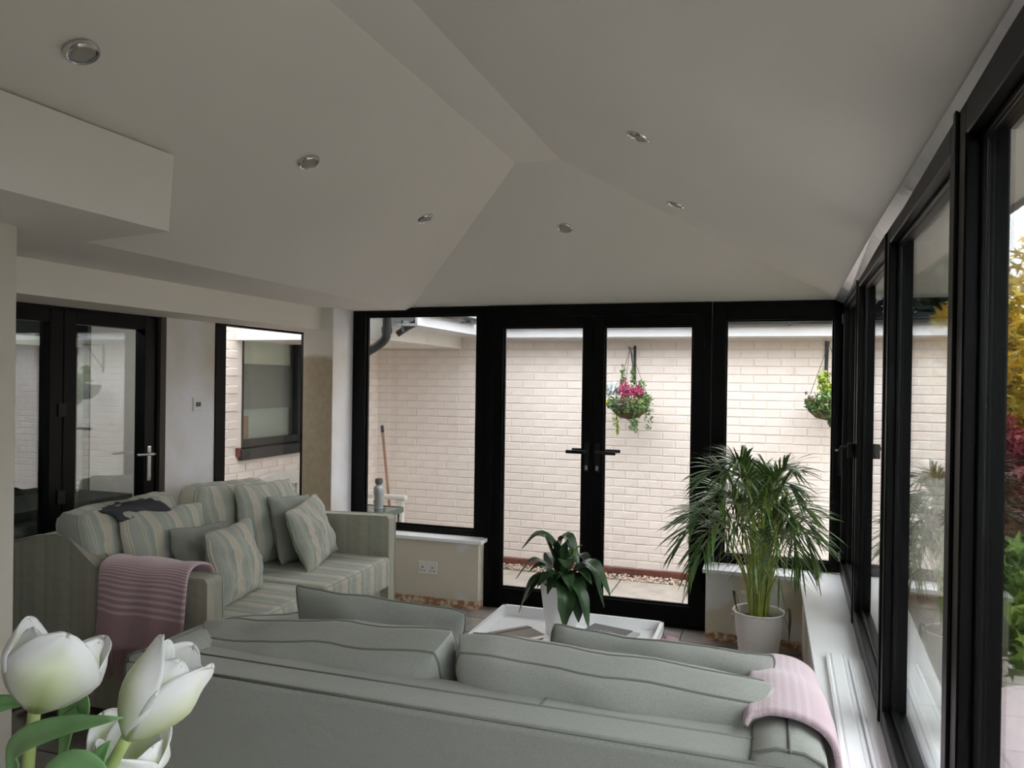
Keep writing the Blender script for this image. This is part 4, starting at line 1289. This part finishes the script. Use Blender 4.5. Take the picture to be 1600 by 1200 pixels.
# ---- throws
def drape(path, n): return curve_pts(path, n)
def throw(name, label, path, along, t0, t1, material, seed, fringe_end=True, skew=0.0, thick=0.012, wob=0.006):
    """path: list of 2D (a, z) points across the arm; along 'x' or 'y' gives the direction of the width t0..t1"""
    n = 40
    c = drape([(p[0], 0, p[1]) for p in path], n)
    ln = [0.0]
    for i in range(n): ln.append(ln[-1] + (c[i + 1] - c[i]).length)
    root = thing(name, label, 'throw')
    def P(u, v):
        i = u * n
        k = min(int(i), n - 1); fr = i - k
        p = c[k].lerp(c[k + 1], fr)
        hang = max(0.0, u - 0.45)
        t = t0 + (t1 - t0) * v + skew * hang * (v - 0.3) + 0.01 * sin(u * 7 + seed)
        off = wob * sin(v * 15 + seed + u * 2) * (0.3 + hang * 2.2)
        if along == 'x': return Vector((t, p.x + off * -1, p.z + 0.004 * sin(v * 11 + u * 9)))
        return Vector((p.x + off, t, p.z + 0.004 * sin(v * 11 + u * 9) - arm_drop(t - 2.35, p.z)))
    grid_obj('blanket', P, n, 30, material, root, uvfn=lambda u, v: (v * abs(t1 - t0), u * ln[-1]), thick=thick)
    if fringe_end:
        bm = bmesh.new()
        rnd = random.Random(seed)
        for k in range(64):
            v = (k + 0.5) / 64
            p = P(1.0, v)
            l = rnd.uniform(0.10, 0.14)
            d1_ = rnd.gauss(0, 0.010); d2_ = rnd.gauss(0, 0.006)
            q = Vector((d1_, d2_, -l)) if along == 'x' else Vector((d2_, d1_, -l))
            tube_bm(bm, [p, p + q * 0.5 + Vector((rnd.gauss(0, .003), rnd.gauss(0, .003), 0)), p + q], 0.0032, 4, True, 0.0022)
        f_ = finish('fringe', bm, M['fringe'], root, True); f_['kind'] = 'stuff'
    return root
throw('mauve_throw', 'mauve knitted throw with fringe hanging over near arm of striped sofa',
      [(2.92, 0.60), (2.885, 0.74), (2.84, 0.775), (2.77, 0.785), (2.715, 0.765), (2.695, 0.70), (2.69, 0.55), (2.685, 0.40)], 'x', -2.86, -2.375, M['throw'], 3)
# ---- throw on the right arm of the plain sofa
ax = -0.86 + BW
throw('pink_throw', 'pale pink knitted throw over the right arm of the sage sofa',
      [(ax - 0.040, 0.782), (ax - 0.030, 0.795), (ax - 0.012, 0.802), (ax + 0.03, 0.815), (ax + 0.10, 0.81), (ax + 0.155, 0.775), (ax + 0.172, 0.70), (ax + 0.165, 0.58), (ax + 0.16, 0.50)], 'y', 1.98, 2.72, M['throw2'], 5, False, 0.12, thick=0.014, wob=0.003)

# ---- coffee table
T = thing('coffee_table', 'white lacquered tray coffee table in front of the french doors', 'table', (-0.90, 3.43, 0))
tx, ty = 0.425, 0.455
box('tray_base', (-tx, -ty, 0.36), (tx, ty, 0.378), M['table_white'], T, 0.002)
bm = bmesh.new()
for (x0, y0, x1, y1) in ((-tx, -ty, -tx + .018, ty), (tx - .018, -ty, tx, ty), (-tx, -ty, tx, -ty + .018), (-tx, ty - .018, tx, ty)):
    bx(bm, (x0, y0, 0.355), (x1, y1, 0.425))
me_ = bpy.data.meshes.new('tray_rim'); bm.to_mesh(me_); bm.free(); link('tray_rim', me_, M['table_white'], T)
for a in (-1, 1):
    for b in (-1, 1):
        box('leg', (a * (tx - .06) - .02, b * (ty - .06) - .02, 0), (a * (tx - .06) + .02, b * (ty - .06) + .02, 0.36), M['table_white'], T, 0.003)
box('lower_shelf', (-tx + .05, -ty + .05, 0.12), (tx - .05, ty - .05, 0.135), M['table_white'], T, 0.002)
TZ = 0.378
# notebooks
def book(name, label, loc, rz, w, d, h, cover, pages, band=False):
    b = thing(name, label, 'notebook', loc, radians(rz))
    box('page_block', (-w / 2 + .003, -d / 2 + .003, 0.002), (w / 2 - .003, d / 2 - .003, h - 0.002), pages, b)
    box('cover', (-w / 2, -d / 2, h - 0.003), (w / 2, d / 2, h), cover, b, 0.001, 1)
    box('cover', (-w / 2, -d / 2, 0), (w / 2, d / 2, 0.003), cover, b, 0.001, 1)
    box('spine', (-w / 2 - 0.001, -d / 2, 0), (-w / 2 + 0.003, d / 2, h), cover, b, 0.001, 1)
    if band:
        boxes('elastic_band', [((-w / 2 + 0.03, -d / 2 - .001, h), (-w / 2 + 0.038, d / 2 + .001, h + .0012)), ((-w / 2 + .03, -d / 2 - .0015, 0), (-w / 2 + .038, -d / 2, h + .001)), ((-w / 2 + .03, d / 2, 0), (-w / 2 + .038, d / 2 + .0015, h + .001))], M['band'], b)
    return b
book('notebook', 'lower dark bound notebook of the pair on the white table', (-1.125, 3.46, TZ), -38, 0.16, 0.23, 0.020, M['notebook2'], M['paper'])
book('notebook', 'upper taupe notebook with an elastic band on the white table', (-1.120, 3.475, TZ + 0.020), -41, 0.155, 0.225, 0.018, M['notebook'], M['paper'], True)
# patterned magazine
mg = thing('patterned_magazine', 'grey magazine with a white mandala pattern on the white table', 'magazine', (-0.735, 3.68, TZ), radians(-14))
box('pages', (-0.115, -0.15, 0.0), (0.13, 0.13, 0.012), M['mag_light'], mg, 0.001, 1)
box('cover', (-0.118, -0.152, 0.012), (0.09, 0.132, 0.0145), M['mag'], mg)
bm = bmesh.new()
for k in range(28):
    t = 2 * pi * k / 28
    for r0, r1, wd in ((0.035, 0.052, 0.10), (0.06, 0.082, 0.07)):
        p = [(r0, -wd * .5), (r1, 0), (r0, wd * .5)]
        vs = [bm.verts.new((-0.014 + rr * cos(t + a), -0.01 + rr * sin(t + a), 0.0151)) for rr, a in p]
        bm.faces.new(vs)
o = finish('mandala_print', bm, M['mag_light'], mg); o['kind'] = 'stuff'
box('mandala_centre', (-0.04, -0.034, 0.0145), (0.012, 0.016, 0.0152), M['socket_dark'], mg)

# pink pouf beyond the table
pf = thing('pink_pouf', 'pink round pouf tucked beside the right end of the white table', 'pouf', (-0.475, 3.93, 0))
lathe('body', [(0, 0), (0.08, 0), (0.105, 0.05), (0.11, 0.17), (0.10, 0.28), (0.07, 0.32), (0, 0.33)], M['pouf'], pf, 24)
lathe('button', [(0, 0.33), (0.012, 0.332), (0.010, 0.338), (0, 0.34)], M['fringe'], pf, 10)

# peace lily ---------------------------------------------------------------
PL = thing('peace_lily', 'peace lily in a tapered white pot on the coffee table', 'plant', (-0.955, 3.68, TZ))
lathe('pot', [(0, 0), (0.068, 0), (0.072, 0.006), (0.104, 0.235), (0.106, 0.245), (0.098, 0.245), (0.094, 0.22), (0, 0.215)], M['pot_white'], PL, 36)
lathe('soil', [(0.094, 0.222), (0.05, 0.228), (0, 0.226)], M['soilpot'], PL, 20)
LV = [  # base-mid-tip (x, y, z) relative to the pot, width
    ((0.00, 0, .22), (-0.03, 0, .40), (-0.12, 0, .47), (-0.20, -.02, .40), .075),
    ((0.00, 0, .22), (-0.01, 0.02, .42), (0.02, .02, .46), (0.09, .0, .32), .085),
    ((0.00, 0, .22), (-0.02, -.03, .33), (-0.07, -.04, .46), (-0.085, -.04, .49), .05),
    ((0.02, 0, .22), (0.05, 0, .34), (0.08, 0, .42), (0.105, 0, .44), .035),
    ((0.00, 0, .22), (-0.08, 0, .32), (-0.15, -.02, .34), (-0.225, -.03, .25), .055),
    ((0.00, 0, .22), (-0.07, -.04, .28), (-0.13, -.07, .24), (-0.19, -.09, .10), .07),
    ((0.00, 0, .22), (-0.04, -.05, .29), (-0.09, -.10, .26), (-0.15, -.13, .17), .06),
    ((0.00, 0, .22), (0.02, -.07, .30), (0.00, -.11, .30), (-0.03, -.14, .22), .08),
    ((0.02, 0, .22), (0.06, -.05, .30), (0.10, -.10, .24), (0.12, -.13, .10), .075),
    ((0.02, 0, .22), (0.10, 0, .34), (0.17, -.02, .33), (0.25, -.03, .21), .09),
    ((0.02, 0, .22), (0.09, .03, .32), (0.15, .03, .30), (0.21, .02, .14), .06),
    ((0.02, 0, .22), (0.06, -.08, .28), (0.13, -.12, .22), (0.17, -.14, .08), .06),
    ((0.00, 0, .22), (0.03, -.09, .27), (0.06, -.14, .20), (0.06, -.155, .07), .07),
    ((0.00, 0, .22), (0.03, .08, .34), (0.06, .14, .36), (0.10, .20, .27), .08),
    ((0.00, 0, .22), (-0.04, .08, .33), (-0.08, .14, .34), (-0.13, .20, .25), .08),
    ((0.00, 0, .22), (0.0, -.02, .32), (0.03, -.05, .37), (0.05, -.09, .34), .07),
    ((0.00, 0, .22), (-0.05, -.05, .30), (-0.10, -.06, .33), (-0.15, -.07, .30), .06),
    ((0.02, 0, .22), (0.07, -.04, .31), (0.12, -.06, .32), (0.17, -.08, .27), .06),
    ((0.00, 0, .22), (-0.02, -.06, .28), (-0.04, -.11, .30), (-0.08, -.15, .25), .06),
    ((0.01, 0, .22), (0.04, -.05, .29), (0.05, -.10, .31), (0.09, -.15, .25), .06),
    ((0.00, 0, .22), (0.01, 0.0, .35), (0.02, -.01, .42), (0.04, -.03, .47), .035),
]
for i, (a, b, c, d, w) in enumerate(LV):
    leaf('leaf', [a, b, c, d], w * 1.3, M['leaf_light'] if i == 3 else M['leaf_dark'], PL, fold=0.35, n=14, wave=0.002, belly=0.58)

# areca palm ------------------------------------------------------------------
AP = thing('areca_palm', 'areca palm in a ribbed white metal pot by the right window corner', 'plant', (-0.03, 4.60, 0))
prof = [(0, 0), (0.098, 0), (0.101, 0.01)]
for k in range(1, 24):
    z = 0.01 + k * 0.0135
    r = 0.101 + 0.036 * z / 0.32
    if 0.10 < z < 0.17 and k % 2: r -= 0.004
    prof.append((r, z))
prof += [(0.141, 0.322), (0.146, 0.326), (0.141, 0.332), (0.134, 0.326), (0.130, 0.27), (0, 0.268)]
lathe('pot', prof, M['pot_metal'], AP, 40)
lathe('soil', [(0.13, 0.272), (0.07, 0.285), (0, 0.28)], M['soilpot'], AP, 24)
for s in (-1, 1):
    tube('pot_handle', curve_pts([(s * 0.142, -0.03, 0.30), (s * 0.165, 0, 0.22), (s * 0.145, 0.03, 0.29)], 10), 0.003, M['steel'], AP, 5)
rnd = random.Random(21)
def frond(base, h, az, reach, droop, seed, nleaf=20, ll=0.22):
    r_ = random.Random(seed)
    dx, dy = cos(az), sin(az)
    b = Vector(base)
    p1 = b + Vector((dx * reach * 0.10, dy * reach * 0.10, h * 0.45))
    p2 = b + Vector((dx * reach * 0.38, dy * reach * 0.38, h * 0.85))
    p3 = b + Vector((dx * reach * 0.72, dy * reach * 0.72, h * 1.0))
    p4 = b + Vector((dx * reach * 1.0, dy * reach * 1.0, h * 1.0 - droop))
    c = curve_pts([b, p1, p2, p3, p4], 24)
    bm = bmesh.new()
    tube_bm(bm, c, 0.0060, 5, True, 0.0015)
    stemfaces = len(bm.faces)
    side_v = Vector((-dy, dx, 0))
    for k in range(nleaf):
        f = 0.50 + 0.50 * k / (nleaf - 1)
        i = f * 24
        kk = min(int(i), 23)
        p = c[kk].lerp(c[kk + 1], i - kk)
        t = (c[min(kk + 1, 24)] - c[max(kk - 1, 0)]).normalized()
        L_ = ll * (0.55 + 0.75 * sin(pi * min(1, (f - 0.42) / 0.62))) * r_.uniform(0.85, 1.1)
        for sgn in (-1, 1):
            d = (t * r_.uniform(0.75, 1.0) + side_v * sgn * r_.uniform(0.55, 0.8) + Vector((0, 0, r_.uniform(0.10, 0.55)))).normalized()
            if k == nleaf - 1: d = (t + side_v * sgn * 0.15).normalized()
            n_ = 5
            wv = d.cross(Vector((0, 0, 1)))
            if wv.length < .1: wv = side_v.copy()
            wv.normalize()
            wv = (wv + Vector((0, 0, 0.4 * sgn))).normalized()
            prev = None
            for q in range(n_ + 1):
                g_ = q / n_
                pos = p + d * (L_ * g_) + Vector((0, 0, -L_ * 0.34 * g_ * g_))
                w_ = 0.0050 * (sin(pi * min(1, 0.12 + 0.88 * g_)) ** 0.7) + 0.0006
                if q == n_: w_ = 0.0005
                a_, b_ = bm.verts.new(pos + wv * w_), bm.verts.new(pos - wv * w_)
                if prev: bm.faces.new((prev[0], prev[1], b_, a_))
                prev = (a_, b_)
    me = bpy.data.meshes.new('frond')
    for i, f_ in enumerate(bm.faces):
        f_.material_index = 1 if i < stemfaces else 0
        f_.smooth = True
    bm.to_mesh(me); bm.free()
    return link('frond', me, [M['palm'], M['palm_stem']], AP)
k = 0
for (n_, hmin, hmax, rmin, rmax, dmin, dmax) in ((14, 0.76, 0.90, 0.12, 0.26, -0.03, 0.05), (15, 0.58, 0.76, 0.22, 0.38, 0.02, 0.12), (12, 0.44, 0.62, 0.26, 0.42, 0.08, 0.22)):
    for q in range(n_):
        az = 2 * pi * (q + rnd.uniform(-.25, .25)) / n_ + k
        bx_, by_ = 0.045 * cos(az) * rnd.uniform(.3, 1), 0.045 * sin(az) * rnd.uniform(.3, 1)
        reach = rnd.uniform(rmin, rmax)
        if cos(az) > 0.3: reach *= 0.72
        if sin(az) > 0.3: reach *= 0.75
        if cos(az) < -0.3: reach *= 1.12
        frond((bx_, by_, 0.275), rnd.uniform(hmin, hmax), az, reach, rnd.uniform(dmin, dmax), 100 + k * 20 + q, 17, 0.20)
    k += 1
bm = bmesh.new()
for q in range(16):
    t = rnd.uniform(0, 2 * pi); r = rnd.uniform(0, 0.05)
    x0, y0 = r * cos(t), r * sin(t)
    h_ = rnd.uniform(0.35, 0.6)
    tube_bm(bm, [(x0, y0, 0.27), (x0 * 1.6, y0 * 1.6, 0.27 + h_ * .5), (x0 * 2.6, y0 * 2.6, 0.27 + h_)], 0.0065, 5, True, 0.003)
o = finish('cane_cluster', bm, M['palm_stem'], AP, True); o['kind'] = 'stuff'
for pts in (((0.125, -0.04, 0.27), (0.155, -0.05, 0.37), (0.165, -0.06, 0.30), (0.16, -0.07, 0.16)), ((-0.10, -0.05, 0.27), (-0.13, -0.07, 0.38), (-0.135, -0.08, 0.45), (-0.10, -0.09, 0.36))):
    leaf('dry_leaf', pts, 0.018, M['palm_dry'], AP, fold=0.3, n=10)

# white skirting lengths lying on the right sill --------------------------------------
for i, (x0, x1, y1, lb) in enumerate(((0.252, 0.206, 3.56, 'white skirting board on the sill nearest the sofa throw'),
                                      (0.338, 0.296, 3.52, 'white skirting board on the sill lying nearest the window frames'))):
    b = thing('skirting_board', lb, 'moulding', (x1, 1.3, 0.45), math.atan2(-(x0 - x1), y1 - 1.3))
    w = 0.080
    pr = [(0, 0), (0, 0.020), (w * .10, 0.022), (w * .16, 0.016), (w * .22, 0.016), (w * .28, 0.022), (w * .70, 0.022), (w * .76, 0.016), (w * .82, 0.016), (w * .88, 0.020), (w, 0.018), (w, 0)]
    prism('board', pr, 'y', 0, y1 - 1.3, M['white_gloss'], b)

# wall socket and switch --------------------------------------------------------------
so = thing('double_socket', 'white double power socket on the patchy low wall', 'socket', (-2.30, 5.05, 0.265))
box('plate', (-0.075, -0.012, -0.045), (0.075, 0.0, 0.045), M['socket'], so, 0.004)
for a in (-0.038, 0.038):
    box('rocker', (a - 0.009, -0.016, 0.012), (a + 0.009, -0.012, 0.034), M['socket'], so, 0.002)
    boxes('pin_holes', [((a - 0.004, -0.0135, -0.002), (a + 0.004, -0.0118, 0.010)), ((a - 0.017, -0.0135, -0.022), (a - 0.009, -0.0118, -0.015)), ((a + 0.009, -0.0135, -0.022), (a + 0.017, -0.0118, -0.015))], M['socket_dark'], so)
sw = thing('light_switch', 'white light switch on the bare plaster beside the glass door', 'switch', (-3.45, 4.01, 1.44))
box('plate', (0, -0.043, -0.043), (0.009, 0.043, 0.043), M['socket'], sw, 0.003)
for a in (-0.012, 0.012):
    box('rocker', (0.009, a - 0.008, -0.014), (0.014, a + 0.008, 0.014), M['mag'], sw, 0.002)

# ceiling downlights -----------------------------------------------------------------------
kL = (zr - ZC) / (rl + 2.56)
kR = (zr - ZC) / (0.45 - rr_)
kF = (zr - ZC) / (5.22 - ye)
def downlight(x, y, side, label):
    if side == 'L': z = zr + kL * (x - rl); nrm = Vector((kL, 0, -1))
    elif side == 'R': z = zr - kR * (x - rr_); nrm = Vector((-kR, 0, -1))
    else: z = zr - kF * (y - ye); nrm = Vector((0, -kF, -1))
    nrm.normalize()
    q = nrm.to_track_quat('Z', 'Y')
    d = bpy.data.objects.new('ceiling_downlight', None); COL.objects.link(d)
    d.location = (x, y, z); d.rotation_euler = q.to_euler()
    tag(d, label, 'light')
    lathe('bezel', [(0.034, 0.001), (0.036, 0.007), (0.041, 0.009), (0.045, 0.005), (0.046, 0.0), (0.046, -0.004), (0.034, -0.004)], M['chrome'], d, 32)
    lathe('lamp_lens', [(0.034, 0.001), (0.030, 0.0035), (0.015, 0.004), (0, 0.004)], M['lens'], d, 24)
    lathe('lamp_rim', [(0.030, 0.0035), (0.0315, 0.0065), (0.034, 0.004)], M['steel'], d, 24)
downlight(-1.77, 1.60, 'L', 'recessed chrome downlight nearest the camera, upper left of ceiling')
downlight(-1.77, 2.68, 'L', 'middle chrome downlight of the left ceiling slope')
downlight(-1.77, 3.79, 'L', 'farthest chrome downlight of the left ceiling slope')
downlight(-1.12, 4.29, 'F', 'chrome downlight on the slope above the french doors')
downlight(-0.455, 2.76, 'R', 'nearer chrome downlight of the right ceiling slope')
downlight(-0.445, 3.85, 'R', 'farther chrome downlight of the right ceiling slope')

# ================================================================= TULIPS IN THE FOREGROUND
st = thing('flower_stand', 'slim wooden stand under the tulip vase', 'stand', (-0.60, 0.52, 0))
box('stand_top', (-0.16, -0.14, 0.87), (0.16, 0.14, 0.895), M['wood_dark'], st, 0.004)
for a in (-0.13, 0.13):
    for b in (-0.11, 0.11):
        box('leg', (a - .015, b - .015, 0), (a + .015, b + .015, 0.87), M['wood_dark'], st)
vz = thing('tulip_vase', 'pale vase holding the white tulips', 'vase', (-0.60, 0.52, 0.895))
lathe('body', [(0, 0), (0.05, 0), (0.062, 0.05), (0.058, 0.13), (0.042, 0.20), (0.050, 0.235), (0.046, 0.235), (0.038, 0.20), (0.05, 0.12), (0.045, 0.02), (0, 0.02)], M['vase'], vz, 28)
lathe('foot_ring', [(0.046, 0), (0.052, 0.002), (0.050, 0.008)], M['vase'], vz, 24)

def flower(root, base, axis, L_, R_, openness, seed, twist=0.0, n_out=3, view=None):
    ax_ = Vector(axis).normalized()
    u = ax_.orthogonal().normalized(); w = ax_.cross(u)
    rnd = random.Random(seed)
    for ring_ in (0, 1):
        for k in range(3):
            phi = twist + ring_ * pi / 3 + k * 2 * pi / 3
            sc_ = (1.0 if ring_ == 0 else 0.94) * rnd.uniform(0.93, 1.07)
            Rr = R_ * (1.0 if ring_ == 0 else 0.86)
            op = openness * (1.15 if ring_ == 0 else 0.8) * rnd.uniform(0.75, 1.3)
            s1 = rnd.uniform(0, 9)
            def P(a, b, phi=phi, sc_=sc_, Rr=Rr, op=op, s1=s1):
                a = 1 - (1 - a) ** 2 if a > 0 else 0.0
                q = (b - 0.5) * 2
                wd = (max(0.0, 1 - abs(2 * (0.06 + 0.94 * a) - 1.0) ** 2.6)) ** 0.5 + 0.02
                edge = 1 + 0.025 * sin(q * 8 + s1) * (a ** 3)
                al = a * edge * (1 - 0.16 * (abs(q) * wd) ** 2 * a)
                rad = Rr * (0.10 + 0.90 * sin(min(1, al * 1.7) * pi / 2) ** 0.8) * (1 - 0.5 * max(0, al - 0.55)) + op * L_ * max(0, al - 0.45) ** 1.5
                ang = phi + q * wd * 1.12 + 0.02 * sin(a * 8 + s1)
                rad *= (1 + 0.06 * smoothn(a * 3, q * 2, s1)) * (1 - 0.05 * (1 - abs(q)) * 0)
                z = L_ * sc_ * al
                return Vector(base) + (u * cos(ang) + w * sin(ang)) * rad + ax_ * z
            grid_obj('petal', P, 16, 12, M['tulip'], root, uvfn=lambda a, b: ((b - 0.5) * 2, a), thick=0.0008)

def tulip(label, base, axis, stem_pts, L_, R_, op, seed, twist=0.0):
    t = thing('white_tulip', label, 'flower', stem_pts[-1])
    off = Vector(stem_pts[-1])
    bl = lambda p: Vector(p) - off
    flower(t, bl(base), axis, L_, R_, op, seed, twist)
    tube('stem', [bl(p) for p in curve_pts(list(stem_pts), 14)], 0.0052, M['tulip_stem'], t, 10)
    return t
t1 = tulip('large open white tulip at the left edge', (-0.598, 0.50, 1.326), (0.02, 0.50, 1.0),
           [(-0.598, 0.50, 1.328), (-0.610, 0.505, 1.285), (-0.618, 0.51, 1.22), (-0.61, 0.52, 1.13), (-0.605, 0.52, 1.0)], 0.070, 0.043, 0.12, 5, 0.5)
t2 = tulip('white tulip leaning right in front of the sofa back', (-0.497, 0.50, 1.320), (0.46, 0.40, 0.90),
           [(-0.497, 0.50, 1.321), (-0.525, 0.505, 1.28), (-0.56, 0.51, 1.22), (-0.59, 0.52, 1.12), (-0.60, 0.53, 1.0)], 0.080, 0.031, 0.09, 9, 1.3)
t3 = tulip('half hidden cream tulip below the leaning one', (-0.545, 0.55, 1.250), (0.22, -0.2, 1.0),
           [(-0.545, 0.55, 1.250), (-0.56, 0.545, 1.20), (-0.585, 0.53, 1.12), (-0.60, 0.52, 1.0)], 0.056, 0.033, 0.30, 14, 0.2)
def tleaf(pts, w, par, **kw):
    off = Vector(par.location)
    leaf('leaf', [Vector(p) - off for p in pts], w, M['tulip_leaf'], par, n=18, thick=0.0012, **kw)
tleaf([(-0.615, 0.50, 1.22), (-0.596, 0.48, 1.293), (-0.575, 0.47, 1.318), (-0.534, 0.47, 1.337), (-0.472, 0.47, 1.354)], 0.020, t1, fold=0.3, up=(0.3, -0.8, 0.5), belly=0.55)
tleaf([(-0.61, 0.53, 1.20), (-0.612, 0.545, 1.285), (-0.606, 0.55, 1.315), (-0.595, 0.55, 1.297)], 0.034, t1, fold=0.3, up=(0, -1, 0.2), belly=0.7)
tleaf([(-0.565, 0.50, 1.17), (-0.505, 0.45, 1.280), (-0.484, 0.44, 1.312), (-0.446, 0.44, 1.318)], 0.056, t2, fold=0.15, up=(0.4, -1, 0.3), belly=0.66)
tleaf([(-0.58, 0.50, 1.20), (-0.535, 0.49, 1.27), (-0.515, 0.49, 1.305), (-0.504, 0.49, 1.322)], 0.018, t3, fold=0.3, up=(0, -1, 0.1))
tleaf([(-0.62, 0.50, 1.22), (-0.65, 0.50, 1.29), (-0.645, 0.50, 1.325), (-0.60, 0.51, 1.333)], 0.020, t1, fold=0.3, up=(0, -1, 0.3))
